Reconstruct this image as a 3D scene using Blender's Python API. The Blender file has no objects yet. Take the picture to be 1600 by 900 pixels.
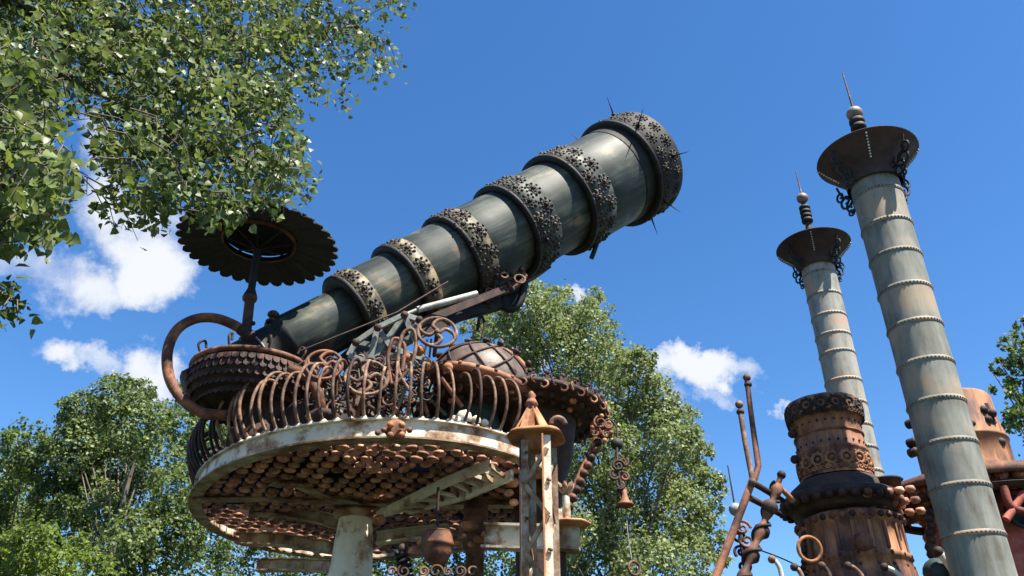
import bpy, math, random
import numpy as np
from mathutils import Vector as V, Matrix
random.seed(7); rng = np.random.default_rng(7)
sc = bpy.context.scene; col = sc.collection
PI = math.pi; R_ = math.radians
# ---------------------------------------------------------------- camera
CZ = 1.6; F = 1300.0; TH = R_(30.7); CC, SS = math.cos(TH), math.sin(TH)
cam = bpy.data.cameras.new('camera'); co = bpy.data.objects.new('camera', cam); col.objects.link(co)
co.location = (0, 0, CZ); co.rotation_euler = (PI/2+TH, 0, 0)
cam.sensor_width = 36; cam.lens = F/1600*36; cam.clip_end = 3000; cam.clip_start = .05
sc.camera = co
def ray(u, v):
    x = (u-800)/F; y = (450-v)/F
    return V((x, CC-y*SS, SS+y*CC))
def P(u, v, Y):                       # world point seen along a sight line at ground distance Y
    r = ray(u, v); r *= Y/r.y; r.z += CZ; return r
def proj(p):
    z = p[2]-CZ; d = p[1]*CC+z*SS; up = -p[1]*SS+z*CC
    return 800+F*p[0]/d, 450-F*up/d, d
def zat(v, Y, u=800): return P(u, v, Y).z
# ---------------------------------------------------------------- world, sun
SUN_EL, SUN_AZ = R_(62), R_(317)      # azimuth measured from +X counter-clockwise
sd = V((math.cos(SUN_EL)*math.cos(SUN_AZ), math.cos(SUN_EL)*math.sin(SUN_AZ), math.sin(SUN_EL)))
w = bpy.data.worlds.new('World'); sc.world = w; w.use_nodes = True
nt = w.node_tree; nt.nodes.clear()
def N(nt, typ, **k):
    n = nt.nodes.new(typ)
    for a, b in k.items():
        if a == 'ins':
            for i, x in b.items():
                if isinstance(x, bpy.types.NodeSocket): nt.links.new(x, n.inputs[i])
                else: n.inputs[i].default_value = x
        else: setattr(n, a, b)
    return n
def M_(nt, op, a, b=None, c=None, clamp=False):
    n = N(nt, 'ShaderNodeMath', operation=op, use_clamp=clamp)
    for i, x in enumerate((a, b, c)):
        if x is None: continue
        if isinstance(x, bpy.types.NodeSocket): nt.links.new(x, n.inputs[i])
        else: n.inputs[i].default_value = x
    return n.outputs[0]
sky = N(nt, 'ShaderNodeTexSky', sky_type='NISHITA', sun_disc=False, sun_elevation=SUN_EL,
        sun_rotation=PI/2-SUN_AZ, altitude=300, air_density=1.0, dust_density=.3, ozone_density=3.0)
hsv = N(nt, 'ShaderNodeHueSaturation', ins={'Hue': .503, 'Saturation': 1.27, 'Value': 1.1, 'Color': sky.outputs[0]})
tc = N(nt, 'ShaderNodeTexCoord')
nz = N(nt, 'ShaderNodeTexNoise', ins={'Vector': tc.outputs['Generated'], 'Scale': 9.0, 'Detail': 7.0, 'Roughness': .62})
off = N(nt, 'ShaderNodeVectorMath', operation='SUBTRACT', ins={0: nz.outputs['Color'], 1: (.5, .5, .5)})
offs = N(nt, 'ShaderNodeVectorMath', operation='SCALE', ins={0: off.outputs[0], 'Scale': .17})
dirn = N(nt, 'ShaderNodeVectorMath', operation='ADD', ins={0: tc.outputs['Generated'], 1: offs.outputs[0]})
def az_el(az, el): return V((math.sin(R_(az))*math.cos(R_(el)), math.cos(R_(az))*math.cos(R_(el)), math.sin(R_(el))))
puffs = [(ray(u, v).normalized(), a/F, b/F, s) for u, v, a, b, s in (
    (238, 400, 78, 78, 1.15), (165, 330, 65, 70, .8), (120, 445, 75, 42, .75), (60, 545, 42, 28, .8), (30, 400, 60, 35, .45),
    (130, 563, 45, 18, .55), (235, 588, 75, 42, .9), (130, 215, 45, 60, .7), (1095, 583, 80, 42, 1.25), (1165, 580, 45, 32, .75),
    (1095, 628, 45, 22, .55), (1226, 627, 22, 13, .6), (885, 464, 34, 14, .7), (800, 560, 50, 40, .8), (690, 660, 60, 30, .6))]
for az, el, a, b, s in ((-70, 24, .16, .06, 1), (-95, 32, .12, .07, 1.1), (62, 18, .16, .05, 1), (88, 30, .12, .06, 1), (130, 22, .2, .07, 1.1),
                        (180, 40, .14, .07, .9), (-140, 26, .18, .07, 1.1), (-40, 9, .2, .05, .9), (30, 7, .22, .04, .9), (-165, 12, .22, .05, 1)):
    puffs.append((az_el(az, el), a, b, s))
tot = None
for d, a, b, s in puffs:
    rt = V((d.y, -d.x, 0)).normalized(); up = rt.cross(d).normalized()
    da = N(nt, 'ShaderNodeVectorMath', operation='DOT_PRODUCT', ins={0: dirn.outputs[0], 1: rt/a})
    db = N(nt, 'ShaderNodeVectorMath', operation='DOT_PRODUCT', ins={0: dirn.outputs[0], 1: up/b})
    db2 = M_(nt, 'SUBTRACT', db.outputs['Value'], d.dot(up)/b)
    fr = N(nt, 'ShaderNodeVectorMath', operation='DOT_PRODUCT', ins={0: dirn.outputs[0], 1: d})
    q = M_(nt, 'ADD', M_(nt, 'POWER', M_(nt, 'ABSOLUTE', da.outputs['Value']), 2), M_(nt, 'POWER', M_(nt, 'ABSOLUTE', db2), 2))
    g = M_(nt, 'MULTIPLY', M_(nt, 'SUBTRACT', 1.25, q, clamp=False), s)
    g = M_(nt, 'MULTIPLY', M_(nt, 'MAXIMUM', g, 0), M_(nt, 'GREATER_THAN', fr.outputs['Value'], 0))
    tot = g if tot is None else M_(nt, 'MAXIMUM', tot, g)
nz2 = N(nt, 'ShaderNodeTexNoise', ins={'Vector': tc.outputs['Generated'], 'Scale': 10.0, 'Detail': 10.0, 'Roughness': .62})
dens = M_(nt, 'SUBTRACT', M_(nt, 'ADD', tot, M_(nt, 'MULTIPLY', nz2.outputs[0], 1.7)), 1.02)
mr = N(nt, 'ShaderNodeMapRange', interpolation_type='SMOOTHSTEP', ins={0: M_(nt, 'MULTIPLY', dens, M_(nt, 'MINIMUM', M_(nt, 'MULTIPLY', tot, 4), 1)), 1: -.05, 2: 1.05, 3: 0., 4: .98})
mx = N(nt, 'ShaderNodeMix', data_type='RGBA', ins={'Factor': mr.outputs[0], 'A': hsv.outputs[0], 'B': (4.7, 4.85, 5.1, 1)})
bg = N(nt, 'ShaderNodeBackground', ins={'Strength': .077})
nt.links.new(mx.outputs['Result'], bg.inputs[0])
wo = N(nt, 'ShaderNodeOutputWorld'); nt.links.new(bg.outputs[0], wo.inputs[0])
sl = bpy.data.lights.new('sun', 'SUN'); sl.energy = 5.0; sl.angle = R_(.53); sl.color = (1, .94, .82)
so = bpy.data.objects.new('sun', sl); col.objects.link(so); so.rotation_euler = sd.to_track_quat('Z', 'Y').to_euler(); so.location = (20, -20, 40)
sc.view_settings.view_transform = 'Standard'; sc.view_settings.look = 'None'; sc.view_settings.exposure = 1.38; sc.view_settings.gamma = 1
# ---------------------------------------------------------------- materials
def newmat(name):
    m = bpy.data.materials.new(name); m.use_nodes = True; t = m.node_tree
    b = t.nodes['Principled BSDF']; return m, t, b
def coords(t, stretch=(1, 1, 1)):
    tcn = N(t, 'ShaderNodeTexCoord'); oi = N(t, 'ShaderNodeObjectInfo')
    a = N(t, 'ShaderNodeVectorMath', operation='MULTIPLY', ins={0: tcn.outputs['Object'], 1: stretch})
    r = M_(t, 'MULTIPLY', oi.outputs['Random'], 37.0)
    return N(t, 'ShaderNodeVectorMath', operation='ADD', ins={0: a.outputs[0], 1: r}).outputs[0], oi
def ramp(t, fac, stops):
    r = N(t, 'ShaderNodeValToRGB', ins={0: fac}); e = r.color_ramp.elements
    while len(e) < len(stops): e.new(.5)
    for i, (p, c) in enumerate(stops): e[i].position = p; e[i].color = (*c, 1)
    return r.outputs[0]
def patchy(name, stops, scale=5, rough=(.55, .9), metal=0, bump=.25, detail=9, stretch=(1, 1, 1), vary=.35, spec=.35):
    m, t, b = newmat(name); vec, oi = coords(t, stretch)
    n = N(t, 'ShaderNodeTexNoise', ins={'Vector': vec, 'Scale': scale, 'Detail': detail, 'Roughness': .65})
    c = ramp(t, n.outputs[0], stops)
    v = N(t, 'ShaderNodeMapRange', ins={0: oi.outputs['Random'], 3: 1-vary, 4: 1+vary})
    h = N(t, 'ShaderNodeHueSaturation', ins={'Value': v.outputs[0], 'Color': c}); t.links.new(h.outputs[0], b.inputs['Base Color'])
    n2 = N(t, 'ShaderNodeTexNoise', ins={'Vector': vec, 'Scale': scale*9, 'Detail': 5.0, 'Roughness': .7})
    rr = N(t, 'ShaderNodeMapRange', ins={0: n2.outputs[0], 3: rough[0], 4: rough[1]}); t.links.new(rr.outputs[0], b.inputs['Roughness'])
    bp = N(t, 'ShaderNodeBump', ins={'Strength': bump, 'Distance': .02, 'Height': n2.outputs[0]}); t.links.new(bp.outputs[0], b.inputs['Normal'])
    b.inputs['Metallic'].default_value = metal; b.inputs['Specular IOR Level'].default_value = spec
    return m
DK, BR, OR, PA = (.026, .015, .012), (.095, .038, .024), (.28, .105, .042), (.44, .26, .17)
m_rust = patchy('rusted_iron', [(.3, DK), (.45, BR), (.6, (.24, .1, .055)), (.75, OR)], 4)
m_rustdark = patchy('dark_rusted_iron', [(.3, (.012, .009, .009)), (.5, (.04, .022, .018)), (.7, (.10, .042, .03))], 5)
m_rustor = patchy('orange_rust', [(.3, BR), (.45, OR), (.62, (.48, .23, .1)), (.75, PA)], 3.5)
m_rustpad = patchy('pink_rust', [(.28, (.08, .032, .024)), (.45, (.27, .11, .07)), (.6, (.56, .28, .18)), (.74, (.8, .62, .42))], 7, vary=.5)
m_rustrod = patchy('worn_rod', [(.3, (.035, .022, .018)), (.47, (.11, .06, .042)), (.6, (.24, .14, .09)), (.74, (.4, .28, .2))], 8)
m_boiler = patchy('boiler_rust', [(.32, (.055, .03, .028)), (.43, (.15, .07, .052)), (.54, (.3, .13, .07)), (.66, (.46, .22, .1)), (.78, (.55, .36, .22))], 3.2, bump=.6)
m_redrust = patchy('red_oxide', [(.3, (.06, .02, .018)), (.5, (.27, .06, .042)), (.7, (.42, .14, .09))], 3)
m_cream = patchy('weathered_cream_paint', [(.33, (.12, .05, .025)), (.42, (.34, .22, .13)), (.5, (.62, .57, .46)), (.7, (.74, .7, .6))], 2.6, rough=(.4, .75), vary=.1)
m_creamrust = patchy('rust_stained_cream_paint', [(.34, (.08, .035, .02)), (.45, (.22, .12, .06)), (.56, (.36, .28, .19)), (.7, (.5, .44, .34))], 3.4, rough=(.5, .85), vary=.15)
m_black = patchy('black_painted_iron', [(.3, (.006, .006, .007)), (.6, (.02, .019, .02)), (.8, (.05, .04, .035))], 6, rough=(.5, .85), spec=.35)
m_orn = patchy('tarnished_ornament', [(.3, (.012, .010, .009)), (.5, (.038, .03, .025)), (.75, (.12, .09, .065))], 9, rough=(.5, .8), metal=.1)
m_teal = patchy('dark_teal_paint', [(.3, (.008, .012, .014)), (.5, (.02, .045, .05)), (.75, (.04, .09, .09))], 3)
m_steel = patchy('pale_steel', [(.3, (.2, .2, .18)), (.55, (.5, .49, .44)), (.75, (.66, .64, .58))], 4, rough=(.35, .6))
m_greygreen = patchy('grey_green_steel', [(.3, (.07, .08, .08)), (.5, (.2, .22, .21)), (.7, (.34, .34, .3))], 5)
m_hat = patchy('dish_iron', [(.3, (.02, .012, .012)), (.5, (.05, .028, .024)), (.72, (.09, .045, .035))], 3)
m_shell = patchy('pale_brown_plate', [(.3, (.08, .05, .04)), (.5, (.2, .145, .115)), (.7, (.32, .26, .22))], 3, rough=(.4, .6))
m_tower = patchy('stained_tower_steel', [(.32, (.09, .04, .025)), (.45, (.26, .14, .08)), (.55, (.36, .3, .22)), (.7, (.5, .45, .36))], 5, vary=.2)
m_bark = patchy('bark', [(.3, (.05, .04, .03)), (.6, (.16, .135, .11)), (.8, (.26, .24, .2))], 6, bump=.8, stretch=(1, 1, .25))
def streaked(name, stops, ax, scale, rough, metal, spec=.5, stain=None, s0=.53):
    m, t, b = newmat(name); vec, oi = coords(t, ax)
    n = N(t, 'ShaderNodeTexNoise', ins={'Vector': vec, 'Scale': scale, 'Detail': 8.0, 'Roughness': .7, 'Distortion': .3})
    vec2, _ = coords(t)
    n3 = N(t, 'ShaderNodeTexNoise', ins={'Vector': vec2, 'Scale': 2.0, 'Detail': 6.0})
    mixf = M_(t, 'ADD', M_(t, 'MULTIPLY', n.outputs[0], .6), M_(t, 'MULTIPLY', n3.outputs[0], .4))
    c = ramp(t, mixf, stops)
    if stain:
        st = ramp(t, n3.outputs[0], [(s0, (0, 0, 0)), (s0+.12, (1, 1, 1))])
        mm = N(t, 'ShaderNodeMix', data_type='RGBA', ins={'Factor': M_(t, 'MULTIPLY', st, n.outputs[0]), 'A': c, 'B': (*stain, 1)}); c = mm.outputs['Result']
    t.links.new(c, b.inputs['Base Color'])
    rr = N(t, 'ShaderNodeMapRange', ins={0: n.outputs[0], 3: rough[0], 4: rough[1]}); t.links.new(rr.outputs[0], b.inputs['Roughness'])
    bp = N(t, 'ShaderNodeBump', ins={'Strength': .12, 'Distance': .02, 'Height': mixf}); t.links.new(bp.outputs[0], b.inputs['Normal'])
    b.inputs['Metallic'].default_value = metal; b.inputs['Specular IOR Level'].default_value = spec
    return m
# local z of each tube section runs along the tube
m_tube = streaked('dark_green_tube', [(.38, (.009, .013, .012)), (.49, (.024, .033, .029)), (.57, (.062, .074, .058)), (.69, (.2, .2, .145))], (5, 5, .55), 1.7, (.46, .7), .05, .36, (.3, .17, .1), .6)
m_boiler = streaked('boiler_rust', [(.36, (.035, .02, .018)), (.44, (.11, .052, .038)), (.51, (.25, .115, .062)), (.59, (.42, .2, .09)), (.7, (.52, .33, .19))], (4, 4, .9), 1.6, (.6, .9), 0, .3, (.03, .018, .015))
m_galv = streaked('galvanised_steel', [(.35, (.085, .066, .048)), (.45, (.15, .15, .125)), (.56, (.215, .218, .188)), (.68, (.29, .27, .225))], (3, 3, .6), 2.6, (.55, .8), .0, .3, (.4, .26, .15))
m_galv2 = streaked('pale_galvanised_steel', [(.34, (.13, .085, .055)), (.44, (.21, .2, .17)), (.55, (.285, .295, .265)), (.64, (.31, .2, .12))], (3, 3, .8), 2.6, (.55, .8), .0, .3, (.45, .22, .1))
def leafmat(name, c1, c2, c3, trans=.35, rough=.42):
    m, t, b = newmat(name); t.nodes.remove(b)
    g = N(t, 'ShaderNodeNewGeometry')
    n = N(t, 'ShaderNodeTexNoise', ins={'Vector': g.outputs['Position'], 'Scale': 1.1, 'Detail': 3.0})
    wn = N(t, 'ShaderNodeTexNoise', ins={'Vector': g.outputs['Position'], 'Scale': 11.0, 'Detail': 2.0})
    f = M_(t, 'ADD', M_(t, 'MULTIPLY', n.outputs[0], .5), M_(t, 'MULTIPLY', wn.outputs[0], .5))
    c = ramp(t, f, [(.38, c1), (.5, c2), (.64, c3)])
    # pale underside of the leaf
    mxx = N(t, 'ShaderNodeMix', data_type='RGBA', ins={'Factor': M_(t, 'MULTIPLY', g.outputs['Backfacing'], .35), 'A': c, 'B': (.2, .25, .12, 1)})
    cc = mxx.outputs['Result']
    b = N(t, 'ShaderNodeBsdfPrincipled', ins={'Base Color': cc, 'Roughness': rough+.1, 'Specular IOR Level': .35})
    br = N(t, 'ShaderNodeHueSaturation', ins={'Saturation': 1.15, 'Value': 1.5, 'Hue': .485, 'Color': c})
    tr = N(t, 'ShaderNodeBsdfTranslucent', ins={'Color': br.outputs[0]})
    ms = N(t, 'ShaderNodeMixShader', ins={0: trans, 1: b.outputs[0], 2: tr.outputs[0]})
    o = t.nodes.get('Material Output') or N(t, 'ShaderNodeOutputMaterial'); t.links.new(ms.outputs[0], o.inputs[0])
    return m
m_leafF = leafmat('cottonwood_leaf', (.05, .078, .024), (.095, .128, .042), (.19, .23, .095), .38, .33)
m_leafB = leafmat('far_cottonwood_leaf', (.06, .095, .024), (.11, .16, .04), (.19, .245, .075), .36, .42)
m_leafP = leafmat('silvery_leaf', (.12, .15, .06), (.19, .23, .095), (.29, .335, .165), .34, .4)
m_leafY = leafmat('bright_leaf', (.085, .14, .025), (.145, .205, .035), (.22, .29, .055), .42, .5)
m_leafD = leafmat('dark_leaf', (.03, .055, .018), (.055, .09, .028), (.1, .15, .045), .3, .4)
# ---------------------------------------------------------------- mesh building
class MB:
    def __init__(s): s.v = []; s.f = []; s.sm = []
    def add(s, vs, fs, smooth=False):
        o = len(s.v); s.v += [tuple(x) for x in vs]; s.f += [tuple(i+o for i in f) for f in fs]; s.sm += [smooth]*len(fs); return s
    def box(s, c, X, Y, Z):            # half-extent vectors
        c, X, Y, Z = V(c), V(X), V(Y), V(Z)
        vs = [c+X*i+Y*j+Z*k for i in (-1, 1) for j in (-1, 1) for k in (-1, 1)]
        return s.add(vs, [(0, 1, 3, 2), (4, 6, 7, 5), (0, 4, 5, 1), (2, 3, 7, 6), (0, 2, 6, 4), (1, 5, 7, 3)])
    def bar(s, a, b, w, h, up=(0, 0, 1)):
        a, b = V(a), V(b); d = (b-a); L = d.length; d.normalize(); x = d.cross(V(up))
        if x.length < 1e-3: x = d.cross(V((0, 1, 0)))
        x.normalize(); z = x.cross(d)
        return s.box((a+b)/2, d*L/2, x*w/2, z*h/2)
    def ibeam(s, a, b, w, h, t=.025, up=(0, 0, 1)):
        a, b = V(a), V(b); d = (b-a).normalized(); x = d.cross(V(up)).normalized(); z = x.cross(d)
        s.bar(a, b, t, h-2*t, up); s.bar(a+z*(h/2-t/2), b+z*(h/2-t/2), w, t, up); return s.bar(a-z*(h/2-t/2), b-z*(h/2-t/2), w, t, up)
    def tube(s, pts, r, n=8, closed=False, caps=True):
        pts = [V(p) for p in pts]; m = len(pts)
        if not hasattr(r, '__len__'): r = [r]*m
        tg = []
        for i in range(m):
            a = pts[i-1] if (i or closed) else pts[i]; b = pts[(i+1) % m] if (i < m-1 or closed) else pts[i]
            q = b-a; tg.append(q.normalized() if q.length > 1e-9 else V((0, 0, 1)))
        x = tg[0].orthogonal().normalized(); vs = []
        for i in range(m):
            x = (x-tg[i]*x.dot(tg[i])); x = x.normalized() if x.length > 1e-6 else tg[i].orthogonal().normalized()
            y = tg[i].cross(x)
            for k in range(n):
                a = 2*PI*k/n; vs.append(pts[i]+(x*math.cos(a)+y*math.sin(a))*r[i])
        fs = []
        for i in range(m if closed else m-1):
            j = (i+1) % m
            for k in range(n): fs.append((i*n+k, i*n+(k+1) % n, j*n+(k+1) % n, j*n+k))
        s.add(vs, fs, True)
        if caps and not closed:
            s.add([vs[k] for k in range(n)], [tuple(range(n))[::-1]]); s.add([vs[(m-1)*n+k] for k in range(n)], [tuple(range(n))])
        return s
    def lathe(s, o, ax, prof, n=24, smooth=True, x0=None, scal=None):
        o, ax = V(o), V(ax).normalized(); x = V(x0).normalized() if x0 is not None else ax.orthogonal().normalized(); y = ax.cross(x); vs = []
        for (r, h) in prof:
            for k in range(n):
                a = 2*PI*k/n; rr = r*(scal(a) if scal else 1); vs.append(o+ax*h+(x*math.cos(a)+y*math.sin(a))*rr)
        fs = []
        for i in range(len(prof)-1):
            for k in range(n): fs.append((i*n+k, i*n+(k+1) % n, (i+1)*n+(k+1) % n, (i+1)*n+k))
        return s.add(vs, fs, smooth)
    def ball(s, c, r, n=12, sq=1, ax=(0, 0, 1)):
        m = max(4, n//2); return s.lathe(c, ax, [(max(r*math.sin(PI*i/m), 1e-4), -r*sq*math.cos(PI*i/m)) for i in range(m+1)], n)
    def torus(s, c, ax, R, r, n=28, m=7, a0=0, a1=2*PI, x0=None):
        c, ax = V(c), V(ax).normalized(); x = V(x0).normalized() if x0 is not None else ax.orthogonal().normalized(); y = ax.cross(x)
        full = abs(a1-a0-2*PI) < 1e-6
        k = n if full else n+1
        return s.tube([c+(x*math.cos(a0+(a1-a0)*i/n)+y*math.sin(a0+(a1-a0)*i/n))*R for i in range(k)], r, m, closed=full)
    def sweep(s, path, prof, closed=True, fr=None):   # prof = (outward, up) closed outline, fr = outward vectors
        n = len(prof); vs = []
        for p, o in zip(path, fr):
            for (a, b) in prof: vs.append(V(p)+V(o)*a+V((0, 0, b)))
        m = len(path); fs = []
        for i in range(m if closed else m-1):
            j = (i+1) % m
            for k in range(n): fs.append((i*n+k, j*n+k, j*n+(k+1) % n, i*n+(k+1) % n))
        return s.add(vs, fs)
    def build(s, name, mat, parent=None, org=None):
        c = V(org) if org is not None else (V(np.array(s.v).min(0).tolist())+V(np.array(s.v).max(0).tolist()))/2
        me = bpy.data.meshes.new(name); me.from_pydata([tuple(V(v)-c) for v in s.v], [], s.f)
        me.polygons.foreach_set('use_smooth', s.sm); me.update()
        mats = mat if isinstance(mat, (list, tuple)) else [mat]
        for q in mats: me.materials.append(q)
        o = bpy.data.objects.new(name, me); col.objects.link(o); place(o, c, parent); return o
WO = {}; WM = {}
def place(o, wpos, parent, rot=None):
    wpos = V(wpos); WO[o.name] = wpos
    if parent is not None: o.parent = parent; o.location = wpos-WO[parent.name]
    else: o.location = wpos
    if rot is not None: o.rotation_euler = rot
def thing(name, label, cat, loc, group=None):
    o = bpy.data.objects.new(name, None); col.objects.link(o); o.empty_display_size = .2; place(o, loc, None); tag(o, label, cat, group); return o
def tag(o, label=None, cat=None, group=None, kind=None):
    for k, x in (('label', label), ('category', cat), ('group', group), ('kind', kind)):
        if x: o[k] = x
    return o
def stuff(o): o['kind'] = 'stuff'; return o
def inst(name, me, wpos, parent, mw=None, scale=1):   # a piece that shares mesh data
    o = bpy.data.objects.new(name, me); col.objects.link(o)
    o.parent = parent; WO[o.name] = V(wpos)
    L = Matrix.Translation(V(wpos)-WO[parent.name])
    pm_ = WM.get(parent.name)
    if mw is not None: L = L @ mw.to_4x4()
    if scale != 1: L = L @ Matrix.Scale(scale, 4)
    if pm_ is not None:
        L = pm_.inverted() @ Matrix.Translation(V(wpos)-WO[parent.name]) @ (mw.to_4x4() if mw is not None else Matrix()) @ Matrix.Scale(scale, 4)
    o.matrix_local = L; return o
def frame(z, x=None):
    z = V(z).normalized(); x = V(x) if x is not None else z.orthogonal(); x = (x-z*x.dot(z)).normalized(); y = z.cross(x)
    return Matrix((x, y, z)).transposed()
def bez(pts, n=8):                     # smooth curve through points
    pts = [V(p) for p in pts]; out = []
    for i in range(len(pts)-1):
        p0 = pts[max(i-1, 0)]; p1, p2 = pts[i], pts[i+1]; p3 = pts[min(i+2, len(pts)-1)]
        for k in range(n):
            t = k/n; out.append(.5*((2*p1)+(p2-p0)*t+(2*p0-5*p1+4*p2-p3)*t*t+(3*p1-p0-3*p2+p3)*t**3))
    out.append(pts[-1]); return out
def spiral(c, X, Y, r0, r1, turns, a0=0, n=28):
    return [V(c)+(V(X)*math.cos(a0+turns*2*PI*i/n)+V(Y)*math.sin(a0+turns*2*PI*i/n))*(r0+(r1-r0)*i/n) for i in range(n+1)]
UP = V((0, 0, 1)); PZ = 5.0
# ---------------------------------------------------------------- ground
g = MB(); g.add([(-900, -900, 0), (900, -900, 0), (900, 900, 0), (-900, 900, 0)], [(0, 1, 2, 3)])
m_grass = patchy('shaded_grass_ground', [(.35, (.014, .02, .01)), (.55, (.026, .034, .015)), (.7, (.06, .048, .034))], .8, rough=(.8, 1), bump=.6)  # grass colour darkened to stand for the shade of trees
tag(g.build('ground', m_grass), kind='structure')
# ---------------------------------------------------------------- telescope
E0 = V((-3.395, 11.0, 5.489+CZ)); A = V((.7151, .2766, .6420)).normalized()
e1 = (V((0, 0, CZ))-(E0+A*4)); e1 = (e1-A*e1.dot(A)).normalized(); e2 = A.cross(e1)    # e1 faces the viewer
def rim(s, r, ang): return E0+A*s+(e1*math.cos(ang)+e2*math.sin(ang))*r
tel = thing('telescope', 'giant dark green stepped telescope tube with rosette collars tilted up at the sky', 'telescope', E0)
def at_s(mb_fn, s):   # build in local tube axes: z along the tube
    pass
def tubeobj(name, mat, prof, parent, s0, n=56):
    mb = MB(); mb.lathe((0, 0, 0), (0, 0, 1), [(r, h) for r, h in prof], n, x0=(1, 0, 0))
    me_o = mb.build(name, mat, None, org=(0, 0, 0)); me_o.parent = parent
    wp = E0+A*s0; WO[me_o.name] = wp
    me_o.matrix_local = Matrix.Translation(wp-WO[parent.name]) @ frame(A, e1).to_4x4(); WM[me_o.name] = frame(A, e1).to_4x4(); return me_o
js = [0.0, 1.2, 2.21, 3.32, 4.59, 5.94, 7.72]; rs = [.46, .62, .71, .775, .86, .965, 1.05]
m_gold = patchy('worn_gilt_band', [(.3, (.02, .018, .014)), (.46, (.055, .045, .03)), (.58, (.18, .14, .075)), (.75, (.36, .31, .2))], 5, rough=(.4, .6))
ro = MB(); ro.ball((0, 0, .02), .035, 8)
for k in range(7):
    a = 2*PI*k/7; c = (math.cos(a)*.072, math.sin(a)*.072, .008); ro.torus(c, (math.cos(a)*.4, math.sin(a)*.4, 1), .03, .013, 7, 4)
for k in range(9):
    a = 2*PI*k/9+.3; ro.ball((math.cos(a)*.108, math.sin(a)*.108, .004), .024, 6)
ro.lathe((0, 0, 0), (0, 0, 1), [(.118, -.02), (.112, .008), (.001, .012)], 10)
ro_o = ro.build('rosette', m_orn); ro_me = ro_o.data; bpy.data.objects.remove(ro_o)
for i in range(6):
    s0, s1 = js[i], js[i+1]; r = rs[i]
    tubeobj('tube_section', m_tube, [(r*.985, 0), (r, .02), (r*1.0, (s1-s0)*.5), (r*1.006, s1-s0+.05)], tel, s0)
    if i:
        rp = rs[i-1]*1.006-.01
        wdt = .31 if i < 3 else (.38 if i == 3 else .56)
        cm = m_gold if i < 4 else m_tube
        c = tubeobj('collar', cm, [(r-.004, 0), (r+.028, .012), (r+.028, wdt), (r-.004, wdt+.015)], tel, s0-.02)
        tubeobj('step_ring', m_black, [(rp, 0), (r*.9, -.035), (r+.034, -.03), (r+.038, .028), (r+.026, .036)], tel, s0-.015)
        rows = [wdt*.5] if i < 3 else [wdt*.28, wdt*.74]
        nn = 12 if i < 4 else 15; sc_ = 1.12+.03*i
        for q, h in enumerate(rows):
            for k in range(nn):
                an = 2*PI*(k+.5*q+.3*i)/nn; nrm = e1*math.cos(an)+e2*math.sin(an)
                inst('rosette', ro_me, rim(s0-.02+h, r+.032, an), c, frame(nrm, A), sc_)
# mouth collar
c = tubeobj('mouth_collar', m_black, [(rs[5]+.0, -.01), (rs[6]+.02, 0), (rs[6]+.035, .02), (rs[6]+.035, .66), (rs[6]+.02, .7), (rs[6]-.06, .7), (rs[6]-.07, -.3)], tel, js[6]-.02, 64)
tubeobj('step_ring', m_black, [(rs[5], 0), (rs[6]+.02, -.04), (rs[6]+.06, -.02), (rs[6]+.055, .03)], tel, js[6]-.02)
for q, h in enumerate((.2, .48)):
    for k in range(20):
        an = 2*PI*(k+.5*q)/20; nrm = e1*math.cos(an)+e2*math.sin(an)
        inst('rosette', ro_me, rim(js[6]+h, rs[6]+.04, an), c, frame(nrm, A), 1.05)
sp = MB(); sp.tube([(0, 0, -.05), (0, 0, .12), (0, 0, .42)], [.028, .016, .003], 6); sp.ball((0, 0, .03), .045, 8)
sp_o = sp.build('spike', m_black, org=(0, 0, 0)); sp_me = sp_o.data; bpy.data.objects.remove(sp_o)
for k in range(8):
    an = 2*PI*(k+.2)/8; nrm = e1*math.cos(an)+e2*math.sin(an)
    inst('spike', sp_me, rim(js[6]+(.16 if k % 2 else .45), rs[6]+.03, an), tel, frame(nrm, A), 1.0)
# loose curved hose under the fifth collar
pb = MB(); pb.tube(bez([P(918, 290, 13.1), P(932, 318, 12.95), P(937, 345, 12.9), P(934, 375, 12.95), P(924, 404, 13.05)], 8), .045, 8); pb.build('curved_tube', m_black, tel)
# eyepiece
tubeobj('eyepiece', m_black, [(.36, 0), (.40, .03), (.40, .45), (.43, .47), (.43, .53), (.41, .55), (.41, .9), (.47, .92), (.47, 1.0)], tel, -.92)
tubeobj('eyepiece_flange', m_steel, [(.41, 0), (.435, .005), (.435, .025), (.41, .03)], tel, -.36)
tubeobj('eyepiece_drum', m_rustdark, [(.05, -.06), (.32, 0), (.36, .04), (.36, .2), (.33, .22), (.33, .5), (.38, .52)], tel, -1.42)
kb = MB(); kc = P(425, 505, 10.7); kb.tube([kc-UP*.12, kc+UP*.1], .035, 8); kb.ball(kc+UP*.14, .09, 10, .7); kb.torus(kc+UP*.02, UP, .08, .02, 12, 6); kb.tube([kc-UP*.1, P(415, 535, 10.9)], .05, 8)
kb.build('knob', m_rustdark, tel)
# lifting lugs along the lower side
for (u, v, Y) in ((815, 378, 12.8), (770, 403, 12.6)):
    lb = MB(); p = P(u, v, Y); lb.tube([p-A*.14, p+A*.1, p+A*.16+e2*.02], [.02, .035, .015], 8); lb.build('lug', m_rustor, tel)
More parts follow.
